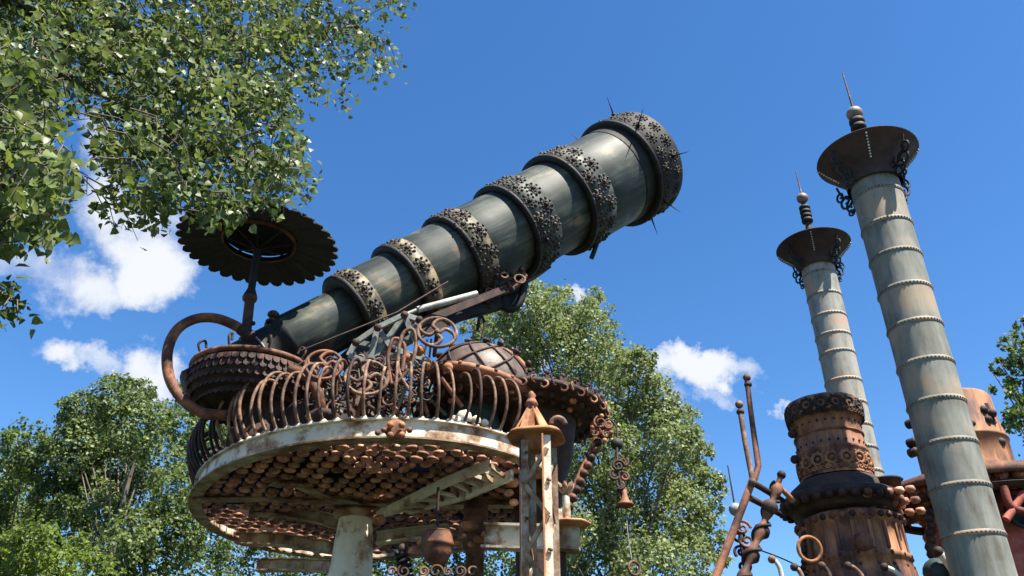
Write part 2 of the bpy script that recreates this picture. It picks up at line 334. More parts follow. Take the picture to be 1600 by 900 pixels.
# ---------------------------------------------------------------- telescope cradle
cr = thing('telescope_cradle', 'tangled rusty truss cradle with white pipe carrying the telescope above the platform', 'cradle', P(620, 600, 11.2))
def tb(name, mat, pts, r, par, Y=None, n=8, sm=True):
    q = [P(*p) if len(p) == 3 and Y is None else P(p[0], p[1], Y) for p in pts]
    if sm and len(q) > 2: q = bez(q, 6)
    return MB().tube(q, r, n).build(name, mat, par)
tb('white_pipe', m_steel, [(652, 484, 11.0), (745, 459, 11.35)], .055, cr)
tb('white_pipe', m_steel, [(618, 498, 10.9), (652, 484, 11.0)], .03, cr)
# dark under-beam of the tube
bb = MB(); a0_, b0_ = P(545, 566, 11.3), P(842, 415, 13.3)
bb.bar(a0_, b0_, .5, .34, up=UP); bb.build('under_beam', m_black, cr)
bb = MB(); a0_, b0_ = P(640, 520, 11.2), P(808, 452, 12.3)
for o in (-.17, .17):
    bb.bar(a0_+e2*0+V((0, o, 0)), b0_+V((0, o, 0)), .07, .12)
bb.build('side_rail', m_rustdark, cr)
pl = MB(); q = [P(700, 505, 11.6), P(800, 478, 12.3), P(822, 440, 12.5), P(760, 452, 12.0)]
pl.add([p+V((0, -.06, 0)) for p in q]+[p+V((0, .06, 0)) for p in q], [(0, 1, 2, 3), (7, 6, 5, 4), (0, 4, 5, 1), (1, 5, 6, 2), (2, 6, 7, 3), (3, 7, 4, 0)]); pl.build('gusset_plate', m_black, cr)
hk = MB(); hk.tube(bez([P(820, 440, 12.2), P(813, 470, 12.2), P(800, 483, 12.2), P(787, 478, 12.2), P(786, 462, 12.2), P(797, 455, 12.2)], 6), .07, 8); hk.build('hook', m_black, cr)
hk = MB(); hk.tube(bez([P(760, 478, 12.0), P(750, 495, 12.0), P(746, 516, 12.0)], 6), [.03]*13, 6); hk.tube(bez([P(750, 490, 12.0), P(757, 505, 12.0), P(753, 528, 12.0)], 6), .022, 6)
hk.tube(bez([P(740, 486, 12), P(752, 478, 12), P(768, 480, 12)], 6), .05, 6); hk.build('hanging_hook', m_rustdark, cr)
# lattice bracket with rings, upper right
lt = [(757, 447), (772, 436), (785, 424), (800, 428), (815, 421), (822, 433), (800, 452), (775, 462), (760, 470)]
for i in range(len(lt)):
    a_, b_ = lt[i], lt[(i+1) % len(lt)]
    MB().bar(P(*a_, 12.0), P(*b_, 12.0), .06, .06).build('bracket_bar', m_rustrod, cr)
for a_, b_ in (((772, 436), (775, 462)), ((785, 424), (800, 452)), ((772, 436), (800, 428)), ((757, 447), (785, 424)), ((800, 452), (822, 433))):
    MB().bar(P(*a_, 11.97), P(*b_, 11.97), .05, .04).build('bracket_bar', m_rust, cr)
for (u, v, r) in ((812, 436, .09), (788, 430, .06), (765, 455, .06)):
    MB().torus(P(u, v, 11.85), (.2, -1, .2), r, .018, 18, 6).build('shackle', m_rustrod, cr)
for (u, v) in ((772, 436), (800, 428), (757, 447), (785, 424), (815, 421), (775, 462), (760, 470), (800, 452)):
    MB().ball(P(u, v, 11.92), .055, 8).build('bolt', m_rustdark, cr)
gx = P(560, 640, 11.3); MB().lathe(V((gx.x, gx.y, PZ+.3)), UP, [(.3, 0), (.62, .04), (.62, .3), (.5, .34), (.46, .8), (.3, .95), (.2, 1.3)], 32).build('turntable', m_rustdark, cr)
for k in range(20):
    a = 2*PI*k/20; MB().ball((gx.x+math.cos(a)*.63, gx.y+math.sin(a)*.63, PZ+.5), .045, 7).build('bolt', m_rust, cr)
gx = P(480, 640, 10.9); MB().lathe(V((gx.x, gx.y, PZ+.4)), UP, [(.3, 0), (.34, .5), (.2, .7)], 24).build('drum', m_rustdark, cr)
m1, m2 = P(572, 632, 11.4), P(596, 545, 11.5)
for dx, dy in ((-.32, 0), (.3, .1), (0, .35)):
    MB().tube([m1+V((dx*1.5, dy, -.5)), m2+V((dx*.6, dy*.5, .2))], .07, 8).build('mast_leg', m_rustdark, cr)
for f in (.25, .5, .75):
    c_ = m1.lerp(m2, f); MB().torus(c_+V((0, .1, 0)), UP, .38-.16*f, .035, 20, 6).build('mast_hoop', m_rust, cr)
MB().lathe(m2+UP*-.1, UP, [(.12, -.5), (.3, -.1), (.34, .1), (.2, .3)], 20).build('mast_head', m_black, cr)
for k in range(34):
    u = random.uniform(500, 672); v = random.uniform(552, 640); p = P(u, v, random.uniform(10.9, 11.6))
    MB().lathe(p, (random.gauss(0, 1), -1, random.gauss(0, 1)), [(.02, -.05), (.06, -.04), (.08, 0), (.05, .05), (.01, .06)], 9).build('scrap_disc', random.choice([m_rustdark, m_black, m_rust]), cr)
    MB().bar(p, p+V((random.gauss(0, .25), 0, random.gauss(.1, .25))), .04, .03).build('scrap_bar', random.choice([m_rustdark, m_rustrod]), cr)
# grey green truss
tp = {'a': (545, 556), 'b': (590, 512), 'c': (613, 545), 'd': (632, 492), 'e': (645, 525), 'f': (600, 575), 'g': (556, 535), 'h': (655, 500), 'i': (575, 575), 'j': (660, 560)}
for x in ('ga', 'gb', 'bc', 'cf', 'af', 'bd', 'de', 'ec', 'gc', 'ai', 'if', 'bi', 'dh', 'he', 'ej', 'cj', 'di'):
    a_, b_ = tp[x[0]], tp[x[1]]; Yq = 10.35+random.random()*.25
    MB().bar(P(*a_, Yq), P(*b_, Yq), .05, .075).build('truss_bar', m_greygreen, cr)
for x in 'bdgch': MB().ball(P(*tp[x], 10.3), .06, 8).build('bolt', m_rustdark, cr)
for k in range(44):   # slender tie rods and levers
    u = random.uniform(500, 690); v = random.uniform(555, 640); u2 = u+random.uniform(-40, 40); v2 = v+random.uniform(20, 60)
    Yq = random.uniform(9.9, 11.4)
    tb('tie_rod', random.choice([m_rustrod, m_rust, m_rustdark, m_greygreen]), [(u, v, Yq), (u2, min(v2, 655), Yq+.2)], random.uniform(.014, .032), cr, n=6)
tb('guy_rod', m_rustdark, [(470, 548, 10.2), (620, 488, 10.5), (700, 440, 11.3)], .013, cr, sm=False)
for k in range(120):   # scrap scrolls packed behind the ribs
    u = random.uniform(470, 668); v = random.uniform(562, 645); Yq = random.uniform(9.9, 11.3); r = random.uniform(.06, .14)
    c_ = P(u, v, Yq); ax = random.uniform(-.8, .8)
    MB().tube(spiral(c_, V((math.cos(ax), math.sin(ax), 0)), V((0, .2, 1)).normalized(), r, r*.25, random.choice([1, 1.4, -1.3]), random.random()*6, 18), .016, 5).build('scroll', random.choice([m_rustrod, m_rustdark, m_black, m_rustdark]), cr)
tb('oval_hoop', m_rustrod, [(640, 610, 9.9), (622, 575, 9.9), (628, 525, 9.9), (645, 515, 9.9), (650, 540, 9.9), (640, 575, 9.9), (618, 600, 9.9)], .026, cr)
tb('oval_hoop', m_rust, [(612, 600, 9.95), (606, 560, 9.95), (615, 530, 9.95), (632, 540, 9.95), (628, 580, 9.95)], .026, cr)
for (u, v) in ((655, 548), (668, 570), (640, 560), (700, 575)): MB().ball(P(u, v, 10), .075, 10).build('knob', m_rustor, cr)
def handwheel(u, v, Y, r, mat, label, ax=(.15, -1, .25), spokes=4):
    t = thing('handwheel', label, 'wheel', P(u, v, Y), 'spoked handwheels in the telescope machinery'); c = P(u, v, Y); ax = V(ax).normalized(); X = ax.orthogonal().normalized(); Yv = ax.cross(X)
    MB().torus(c, ax, r, .024, 36, 8).build('rim', mat, t)
    for k in range(spokes):
        a = 2*PI*k/spokes+.4; d = X*math.cos(a)+Yv*math.sin(a); d2 = X*math.cos(a+.9)+Yv*math.sin(a+.9); d3 = X*math.cos(a+.35)+Yv*math.sin(a+.35)
        MB().tube(bez([c+d*.03, c+d2*r*.5, c+d3*r*.85, c+d*r], 5), [.026]*16, 6).build('spoke', mat, t)
    MB().ball(c, .05, 10).build('hub', mat, t); MB().tube([c, c-ax*.5], .03, 6).build('axle', m_rustdark, t)
handwheel(683, 519, 9.95, .26, m_rustrod, 'grey brown spoked handwheel highest up, right of the grey truss')
handwheel(506, 570, 9.9, .235, m_rust, 'reddish spoked handwheel beside the pulpit, leftmost of three')
handwheel(573, 590, 9.75, .27, m_rustrod, 'pale handwheel low behind the curved ribs, middle of three')
# ---------------------------------------------------------------- round pulpit
pc = P(398, 585, 10.7); pul = thing('round_pulpit', 'dark scaly round pulpit with a rust rim tube at the eyepiece', 'pulpit', (pc.x, pc.y, 5.35))
MB().torus(pc, UP, .84, .045, 56, 8).build('rim_tube', m_rust, pul)
MB().lathe(pc, UP, [(.80, -.02), (.86, -.1), (.85, -.26), (.74, -.42), (.58, -.52), (.3, -.58), (.02, -.6)], 48).build('bowl', m_rustdark, pul)
sh = MB()
for j in range(5):
    zz = -.1-.1*j; rr = .87-.012*j*j
    for k in range(52):
        a = 2*PI*(k+.5*(j % 2))/52; n_ = V((math.cos(a), math.sin(a), 0)); c_ = pc+n_*rr+UP*zz
        t_ = V((-math.sin(a), math.cos(a), 0)); sh.add([c_+t_*.05+UP*.03, c_-t_*.05+UP*.03, c_-t_*.04-UP*.04+n_*.02, c_-UP*.065+n_*.025, c_+t_*.04-UP*.04+n_*.02], [(0, 1, 2, 3, 4)])
stuff(sh.build('scale', m_rustdark, pul))
for k in range(0, 13, 2):
    a = PI*.85+k*2*PI/26*1.3; c_ = pc+V((math.cos(a), math.sin(a), 0))*.8
    MB().tube(bez([c_, c_+UP*.16+V((math.cos(a)*.08, math.sin(a)*.08, 0)), c_+UP*.24, c_+UP*.14-V((math.cos(a)*.05, 0, 0))], 5), .018, 6).build('scroll', m_rustdark, pul)
MB().lathe(V((pc.x+.3, pc.y, 5.3)), UP, [(.45, 0), (.5, .05), (.5, .3), (.4, .45), (.4, .75)], 32).build('pedestal', m_rustdark, pul)
MB().lathe(V((pc.x+1.05, pc.y-.1, 5.3)), UP, [(.5, 0), (.55, .05), (.55, .5), (.45, .65), (.1, .75)], 32).build('drum', m_rustdark, pul)
tb('curved_pipe', m_rust, [(455, 577, 10.1), (480, 588, 9.95), (493, 605, 9.9), (500, 630, 9.95), (498, 660, 10.1)], .075, pul)
tb('curved_pipe', m_rustdark, [(482, 655, 9.9), (500, 645, 9.85), (525, 650, 9.9)], .07, pul)
lp = thing('loop_pipe', 'thick rusty pipe bent in a big open loop left of the pulpit', 'pipe', P(330, 650, 10.3))
tb('pipe', m_rust, [(392, 526, 10.4), (366, 508, 10.4), (335, 497, 10.35), (303, 499, 10.3), (276, 516, 10.25), (262, 548, 10.2), (264, 588, 10.2), (281, 620, 10.2), (308, 641, 10.25), (345, 649, 10.3), (395, 646, 10.5)], .072, lp)
tb('end_collar', m_rustdark, [(394, 527, 10.4), (376, 514, 10.4)], .085, lp, sm=False)
# ---------------------------------------------------------------- scalloped canopy over the pulpit
cp = P(405, 378, 10.55); can = thing('canopy', 'black scalloped round canopy on a rusty pole shading the pulpit', 'canopy', P(378, 565, 10.6))
NS = 34
for k in range(NS):
    a0 = 2*PI*k/NS; a1 = 2*PI*(k+1)/NS; vs = []
    for (t, rr, zz) in [(0, .52, .02), (0, 1.10, -.06), (.2, 1.17, -.075), (.5, 1.2, -.08), (.8, 1.17, -.075), (1, 1.10, -.06), (1, .52, .02), (.5, .52, .025), (.5, 1.1, -.058)]:
        a = a0+(a1-a0)*t; vs.append(V((math.cos(a)*rr, math.sin(a)*rr, zz)))
    lo = [cp+v for v in vs]; hi = [cp+v+UP*.022 for v in vs]
    ff = [(0, 1, 8, 7), (7, 8, 5, 6), (1, 2, 3, 8), (8, 3, 4, 5)]
    mb = MB().add(lo+hi, [tuple(reversed(f)) for f in ff]+[tuple(i+9 for i in f) for f in ff]+[(1, 2, 11, 10), (2, 3, 12, 11), (3, 4, 13, 12), (4, 5, 14, 13)])
    mb.build('scalloped_panel', m_black, can)
MB().lathe(cp, UP, [(.52, -.02), (.56, -.02), (.56, .06), (.52, .06)], 48).build('opening_ring', m_rust, can)
MB().lathe(cp, UP, [(.55, .13), (.57, .11), (.58, .15), (.45, .26), (.2, .33), (.02, .35)], 40).build('cap', m_black, can)
ri = MB()
for k in range(8):
    a = 2*PI*k/8+.2; d = V((math.cos(a), math.sin(a), 0)); MB().tube(bez([cp+d*.05-UP*.12, cp+d*.35-UP*.02, cp+d*.66+UP*.06], 4), .018, 6).build('rib', m_black, can)
for k in range(44):
    a = 2*PI*k/44; MB().ball(cp+V((math.cos(a)*1.12, math.sin(a)*1.12, -.02)), .035, 6, .7).build('edge_boss', m_orn, can)
pt = cp-UP*.15
pl_ = P(380, 560, 10.6); pmid = P(391, 462, 10.55)
MB().tube([pl_, pmid], .072, 12).build('pole', m_rustdark, can)
MB().tube([pmid, pmid+V((0, 0, .12)), pt], [.1, .055, .055], 12).build('pole_top', m_black, can)
MB().lathe(pmid-UP*.06, UP, [(.06, -.04), (.1, -.02), (.11, .03), (.08, .08), (.055, .1)], 14).build('pole_collar', m_rust, can)
for zz in (.3, .55): MB().ball(pl_+UP*zz+V((.06, -.02, 0)), .035, 8).build('bolt', m_rustdark, can)
# ---------------------------------------------------------------- platform
EC = V((-2.077, 12.41, 0)); EA = V((.505, -.863, 0))*3.336; EB = V((-.863, -.505, 0))*2.607
def ell(t, k=1.0): return EC+EA*k*math.cos(t)+EB*k*math.sin(t)
NE = 128; path = []; outw = []
for i in range(NE):
    t = 2*PI*i/NE; p = ell(t); tg = (-EA*math.sin(t)+EB*math.cos(t)).normalized(); o = V((tg.y, -tg.x, 0))
    if o.dot(p-EC) < 0: o = -o
    path.append(p); outw.append(o)
plat = thing('viewing_platform', 'round viewing platform with cream steel rim and rusty domed plates underneath', 'platform', EC)
I0 = [(p-o*.11)+UP*(PZ+.065) for p, o in zip(path, outw)]
def ring(prof): return MB().sweep(I0, prof, True, outw)
ring([(-.095, 0), (.095, 0), (.095, .022), (-.095, .022)]).build('bottom_flange', m_creamrust, plat)
ring([(-.012, .022), (.012, .022), (.012, .25), (-.012, .25)]).build('web', m_cream, plat)
ring([(-.06, .25), (.06, .25), (.06, .27), (-.06, .27)]).build('top_flange', m_cream, plat)
for u in (610, 628):                     # knobs bolted on the web
    for v in (664, 680): MB().ball(P(u, v, 9.12), .042, 10).build('knob', m_rustor, plat)
for (u, v) in ((600, 672), (640, 672), (590, 676)): MB().ball(P(u, v, 9.12), .036, 10).build('knob', m_rust, plat)
mp_ = MB(); c_ = P(618, 672, 9.2); mp_.lathe(c_, (0.1, -1, 0), [(.12, 0), (.13, .02), (.1, .03), (.001, .03)], 16); mp_.build('boss_plate', m_rust, plat)
# domed plates
pm = MB(); pm.lathe((0, 0, 0), (0, 0, 1), [(.03, -.038), (.06, -.032), (.08, -.016), (.086, .0), (.074, .02), (.03, .032)], 14); pm.add([(math.cos(2*PI*k/14)*.03, math.sin(2*PI*k/14)*.03, -.038) for k in range(14)], [tuple(range(14))[::-1]], True)
pm.add([(math.cos(2*PI*k/14)*.03, math.sin(2*PI*k/14)*.03, .032) for k in range(14)], [tuple(range(14))], True)
pads = []
sx, sy = .213, .215
for j in range(-20, 21):
    for i in range(-20, 21):
        p = V((EC.x+(i+.5*(j % 2))*sx, EC.y+j*sy, PZ+.15))
        q = p-EC; u_ = q.dot(EA)/EA.length_squared; v_ = q.dot(EB)/EB.length_squared
        if u_*u_+v_*v_ < .9 and random.random() > .05: pads.append(p+V((random.gauss(0, .008), random.gauss(0, .008), random.gauss(0, .006))))
pads.sort(key=lambda p: p.length)
p0 = pm.build('domed_plate', m_rustpad, org=(0, 0, 0)); pme = p0.data; bpy.data.objects.remove(p0)
for p in pads[:295]:
    inst('domed_plate', pme, p, plat, Matrix.Rotation(random.gauss(0, .07), 3, 'X') @ Matrix.Rotation(random.gauss(0, .07), 3, 'Y'), random.uniform(.93, 1.05))
rest = MB()
for p in pads[295:]:
    rest.lathe(p, UP, [(.001, -.039), (.055, -.033), (.08, -.016), (.085, .0), (.03, .032), (.001, .033)], 10)
stuff(rest.build('domed_plate', m_rustpad, plat))
ln = MB()
for j in range(-20, 21):
    y = EC.y+j*sy+.03
    xs = [k for k in np.linspace(-3.6, 3.6, 100) if ((V((k, y-EC.y, 0)).dot(EA)/EA.length_squared)**2+(V((k, y-EC.y, 0)).dot(EB)/EB.length_squared)**2) < .92]
    if len(xs) > 2: ln.bar((EC.x+xs[0], y, PZ+.245), (EC.x+xs[-1], y, PZ+.245), .012, .10)
stuff(ln.build('dark_gap_slat', m_rustdark, plat))  # added slats: darken the gaps seen from below, let the sun reach the plates
# radial beams to the white column
CX = P(557, 800, 12.2)
for (u, v, Yq, w_, h_) in ((310, 786, 11.9, .2, .1), (372, 858, 15.0, .24, .2), (430, 806, 13.2, .2, .18)):
    pass
def cbeam(pts, w_, h_, mat=m_creamrust, name='curved_beam'):
    q = bez([P(*p) for p in pts], 7); o_ = []
    for i in range(len(q)):
        d = (q[min(i+1, len(q)-1)]-q[max(i-1, 0)]); d.z = 0; d.normalize(); o_.append(V((d.y, -d.x, 0)))
    mb = MB(); t = .022
    for prof in ([(-w_/2, 0), (w_/2, 0), (w_/2, t), (-w_/2, t)], [(-t/2, t), (t/2, t), (t/2, h_-t), (-t/2, h_-t)], [(-w_/2, h_-t), (w_/2, h_-t), (w_/2, h_), (-w_/2, h_)]):
        mb.sweep(q, prof, False, o_)
        n = len(prof); k = (len(q)-1)
        mb.add([V(q[0])+o_[0]*a+UP*b for a, b in prof], [(0, 1, 2, 3)]); mb.add([V(q[k])+o_[k]*a+UP*b for a, b in prof], [(3, 2, 1, 0)])
    return mb.build(name, mat, plat)
cbeam([(303, 784, 11.75), (420, 782, 11.9), (560, 790, 12.1)], .2, .1)
cbeam([(388, 806, 12.6), (430, 806, 12.7), (480, 815, 12.6), (545, 832, 12.3)], .22, .2)
cbeam([(372, 851, 13.9), (430, 853, 13.6), (490, 862, 13.2), (545, 872, 12.5)], .22, .2)
cbeam([(400, 893, 14.2), (470, 893, 13.8), (545, 898, 12.7)], .22, .2)
cbeam([(424, 757, 11.0), (470, 762, 11.3), (505, 778, 11.7), (560, 792, 12.0)], .2, .12)
cbeam([(565, 792, 12.1), (700, 792, 12.0), (812, 792, 12.0)], .18, .12)
cbeam([(588, 851, 13.0), (640, 844, 13.0), (700, 838, 13.0)], .2, .18, m_cream)
# lattice truss under the floor
tc1 = [P(590, 806, 12.0), P(700, 752, 10.8), P(765, 726, 10.2)]; tc2 = [P(640, 796, 12.0), P(730, 773, 11.0), P(800, 742, 10.2)]
for tt in (tc1, tc2):
    for a_, b_ in zip(tt[:-1], tt[1:]): MB().bar(a_, b_, .05, .13).build('truss_chord', m_cream, plat)
def lerp(tt, f): return tt[0].lerp(tt[1], f*2) if f < .5 else tt[1].lerp(tt[2], f*2-1)
for k in range(8):
    f = k/8; a_ = lerp(tc1, f); b_ = lerp(tc2, min(f+.06, 1)); c_ = lerp(tc1, min(f+.125, 1))
    MB().bar(a_, b_, .03, .05).build('truss_diagonal', m_cream, plat); MB().bar(b_, c_, .03, .05).build('truss_diagonal', m_creamrust, plat)
# ribs round the rim
ribs = thing('rib_railing', 'cage railing of curved rusty ribs standing round the platform rim', 'railing', EC+UP*PZ)
rp = [(0, 0), (.08, .1), (.15, .25), (.165, .41), (.13, .57), (.06, .69), (-.05, .75), (-.14, .73)]
rm_ = MB().tube(bez([(a, 0, b) for a, b in rp], 4), [.0195]*29, 7).build('rib', m_rustrod, org=(0, 0, 0)); rme = rm_.data; bpy.data.objects.remove(rm_)
rm_ = MB().tube(bez([(a, 0, b) for a, b in rp], 4), [.02]*29, 7).build('rib', m_rustdark, org=(0, 0, 0)); rme2 = rm_.data; bpy.data.objects.remove(rm_)
NR = 104; acc = 0
dens_t = np.linspace(0, 2*PI, 1000); pp = np.array([ell(t)[:2] for t in dens_t]); L_ = np.r_[0, np.cumsum(np.linalg.norm(np.diff(pp, axis=0), axis=1))]
for k in range(NR):
    t = float(np.interp(L_[-1]*k/NR, L_, dens_t)); p = ell(t); tg = (-EA*math.sin(t)+EB*math.cos(t)).normalized(); o = V((tg.y, -tg.x, 0))
    if o.dot(p-EC) < 0: o = -o
    az = math.atan2(o.y, o.x)+random.gauss(0, .11)
    if proj(p+UP*5.8)[0] > 812 and p.y < 12: continue
    big = 1.0+.25*max(0, -o.x)
    ob = inst('rib', rme if (o.y < .1 and o.x > -.75 and random.random() > .2) else rme2, p-o*.1+UP*(PZ+.335), ribs, Matrix.Rotation(az, 3, 'Z') @ Matrix.Rotation(random.gauss(0, .04), 3, 'X'), big*random.uniform(.9, 1.06))
    MB().lathe(p-o*.1+UP*(PZ+.33), UP, [(.05, 0), (.045, .03), (.02, .05)], 8).build('rib_foot', m_steel, ribs)
# ---------------------------------------------------------------- white flared column
wc = thing('white_column', 'thick cream painted steel column under the middle of the platform', 'column', V((CX.x, CX.y, 0)))
MB().lathe(V((CX.x, CX.y, 0)), UP, [(.5, 0), (.48, .1), (.36, .2), (.34, 2), (.32, 4), (.245, 4.9), (.245, PZ-.02)], 32).build('shaft', m_cream, wc)
MB().lathe(V((CX.x, CX.y, 0)), UP, [(.26, PZ-.1), (.34, PZ-.05), (.34, PZ), (.2, PZ+.01)], 32).build('capital', m_creamrust, wc)
# ---------------------------------------------------------------- steel lattice tower
tw = thing('lattice_tower', 'narrow lattice tower of rusty cream steel posts right of the platform', 'tower', P(838, 890, 8.8)*1.0)
tw.location.z = 0; WO[tw.name] = V((tw.location.x, tw.location.y, 0))
tz = zat(690, 8.8)
corner = [P(820, 760, 8.75), P(856, 760, 8.6), P(832, 760, 9.15), P(866, 760, 9.0)]
for c_ in corner:
    for sg in (0, 1):
        pass
    mb = MB(); x, y = c_.x, c_.y
    mb.box((x, y, tz/2), (.04, 0, 0), (0, .008, 0), (0, 0, tz/2)); MB().box((x-.049, y-.004, tz/2), (.009, 0, 0), (0, .06, 0), (0, 0, tz/2)).build('edge_plate', m_rustor if x > corner[0].x+.1 else m_rustdark, tw); mb.build('post', m_cream if abs(x-corner[1].x) < .01 else m_tower, tw)
for i in range(14):
    z0 = tz-.15-i*.36; a_, b_ = (corner[0], corner[1]) if True else 0
    s_ = i % 2
    for (pa, pb_) in ((corner[0], corner[1]), (corner[1], corner[3]), (corner[2], corner[0])):
        p, q = (pa, pb_) if s_ else (pb_, pa)
        MB().bar((p.x, p.y-.02, z0), (q.x, q.y-.02, z0-.36), .02, .05).build('lacing_bar', m_creamrust, tw)
    MB().ball((corner[i % 2].x+.02, corner[i % 2].y-.03, z0), .018, 7).build('rivet', m_rust, tw)
# cross box beam behind the tower
bx = thing('box_beam', 'cream horizontal box beam passing behind the lattice tower', 'beam', P(770, 840, 10.2))
MB().ibeam(P(758, 838, 10.4), P(890, 842, 10.0), .2, .3, .03).build('beam', m_cream, bx)
MB().bar(P(866, 838, 9.9), P(905, 840, 9.9), .25, .33).build('end_block', m_creamrust, bx)
MB().tube([P(872, 838, 10.0), V((P(872, 838, 10.0).x, 10.0, 0))], .09, 10).build('leg', m_rustdark, bx)
# bell shaped stand on the beam end
bs = thing('plumed_stand', 'pale post with fluted plume on a rusty round plate beside the tower', 'ornament', P(888, 818, 9.8))
MB().lathe(P(890, 820, 9.8), UP, [(.001, -.02), (.22, -.015), (.25, .0), (.235, .02), (.001, .03)], 20, scal=lambda a: 1+.05*math.cos(7*a)).build('round_plate', m_rustor, bs)
MB().tube([P(887, 815, 9.8), P(884, 775, 9.8)], .045, 10).build('post', m_cream, bs)
MB().box(P(872, 806, 9.8), (.05, 0, 0), (0, .05, 0), (0, 0, .07)).build('block', m_cream, bs)
for k in range(6):
    a = k*PI/3+.3; c_ = P(884, 766, 9.8); MB().lathe(c_+V((math.cos(a)*.05, math.sin(a)*.05, 0)), V((math.cos(a)*.6, math.sin(a)*.6, 1)), [(.012, -.06), (.035, .02), (.03, .07), (.01, .1)], 8).build('plume', m_creamrust, bs)
# ---------------------------------------------------------------- rusty cone finial with scalloped brim
fn = thing('cone_finial', 'orange rusty fluted cone on a wavy brim capping the lattice tower', 'finial', P(838, 683, 8.85))
fc = P(838, 679, 8.85)
brim = MB().lathe(fc, UP, [(.001, -.22), (.1, -.2), (.14, -.12), (.12, -.08), (.17, -.05), (.2, -.035), (.3, -.05), (.335, -.045), (.3, 0), (.1, .05)], 48, scal=lambda a: 1+.07*math.cos(4*a+.8)); brim.build('brim', m_rustor, fn)
for k in range(6):
    a = k*PI/3+.25; d = V((math.cos(a), math.sin(a), 0)); t_ = V((-d.y, d.x, 0)); b0 = fc+V((-.05, 0, 0))
    vs = [b0+d*.22+t_*.085, b0+d*.22-t_*.085, b0+d*.05+t_*.035+UP*.33, b0+d*.05-t_*.035+UP*.33, b0+d*.2, b0+d*.03+UP*.33]
    MB().add(vs+[v-d*.02 for v in vs], [(0, 4, 5, 2), (4, 1, 3, 5), (8, 11, 10, 6), (11, 9, 7, 10), (0, 2, 8, 6), (1, 7, 9, 3), (2, 5, 11, 8), (5, 3, 9, 11)]).build('flute', m_rustor, fn)
b0 = fc+V((-.05, 0, 0)); MB().lathe(b0, UP, [(.15, 0), (.05, .3), (.05, .34), (.08, .36), (.06, .4), (.04, .44), (.055, .47), (.02, .52), (.001, .53)], 16).build('spindle', m_rust, fn)
MB().torus(P(872, 662, 8.8), (.3, -1, 0), .075, .03, 16, 8, 0, PI, x0=(1, 0, 0)).build('loop', m_rustrod, fn)
# ---------------------------------------------------------------- riveted dome
dm = thing('riveted_dome', 'rusty dome with crossed straps and bolted ridge right of the telescope mount', 'dome', P(752, 612, 10.9))
dc = P(750, 602, 10.7); dax = V((.24, -.12, 1)).normalized(); DR = .70
MB().lathe(dc, dax, [(DR*math.cos(a), DR*.82*math.sin(a)) for a in np.linspace(0, PI/2-.01, 10)], 36).build('shell', m_shell, dm)
MB().lathe(dc, dax, [(DR-.08, -.06), (DR+.08, -.05), (DR+.1, 0), (DR+.08, .04), (DR, .05)], 40).build('rim', m_rust, dm)
MB().lathe(dc, dax, [(.02, -.1), (DR*.6, -.12), (DR, -.06)], 32).build('underside', m_rustdark, dm)
fx = frame(dax, (1, 0, 0)); 
def dpt(lon, lat, k=1.015): return dc+(fx @ V((math.cos(lon)*math.cos(lat)*DR, math.sin(lon)*math.cos(lat)*DR, math.sin(lat)*DR*.82)))*k
for k in range(9):
    for sgn in (-1, 1):
        l0 = 2*PI*k/9; MB().tube([dpt(l0+sgn*t*.9, .06+t*1.0) for t in np.linspace(0, 1, 9)], .016, 5).build('strap', m_rustdark, dm)
MB().tube([dpt(l, .06, 1.02) for l in np.linspace(0, 2*PI, 41)[:-1]], .03, 6, closed=True).build('lower_hoop', m_rustor, dm)
arch = [dpt(-.15, t, 1.04) for t in np.linspace(.05, PI/2, 10)]+[dpt(PI-.15, t, 1.04) for t in np.linspace(PI/2-.1, .05, 10)]
MB().tube(arch, .04, 6).build('ridge', m_rust, dm)
for i in range(2, len(arch)-1, 2): MB().lathe(arch[i], (arch[i]-dc), [(.03, 0), (.03, .06), (.055, .06), (.05, .1), (.001, .11)], 8).build('bolt', m_rustdark, dm)
for k in range(20):
    p = dpt(2*PI*k/20, 0, 1.12); MB().ball(p+UP*.03, .03, 7).build('rim_bolt', m_rust, dm)
# ---------------------------------------------------------------- dark round balcony behind
bc = thing('round_balcony', 'dark round balcony seen from below with a crenellated edge right of the dome', 'balcony', P(800, 660, 11.6))
c0 = P(800, 655, 11.6); BRd = 1.38
MB().lathe(c0, UP, [(.02, -.06), (.5, -.07), (BRd, -.02), (BRd+.04, 0), (BRd+.04, .06), (BRd, .08), (.3, .08)], 64).build('deck', m_rustdark, bc)
for k in range(36):
    a = 2*PI*k/36; d = V((math.cos(a), math.sin(a), 0)); t_ = V((-d.y, d.x, 0)); c_ = c0+d*(BRd+.01)+UP*.09
    mb = MB().box(c_, d*.02, t_*(.03+.03*(k%3==0)), UP*(.04+.02*(k%2))); mb.ball(c_+UP*.06, .04, 7); mb.tube([c_-t_*.06+UP*.02, c_+UP*.05, c_+t_*.06+UP*.02], .018, 5); mb.build('merlon', m_rustdark, bc)
for k in range(60):
    a = 2*PI*k/60; d = V((math.cos(a), math.sin(a), 0)); t_ = V((-d.y, d.x, 0)); c_ = c0+d*(BRd+.03)+UP*(.03 if k % 2 else -.03)
    MB().torus(c_, d*.8+t_*(.5 if k % 2 else -.5), .05, .016, 10, 5).build('link', m_rust if k % 3 else m_rustpad, bc)
for rr in (.98, 1.2):
    for k in range(int(34*rr)):
        a = 2*PI*k/int(34*rr); MB().lathe(c0+V((math.cos(a)*rr, math.sin(a)*rr, -.065)), UP, [(.001, -.04), (.035, -.035), (.05, -.01), (.045, .02)], 8).build('boss', m_rustpad if (k*7) % 5 < 1 else m_rustdark, bc)
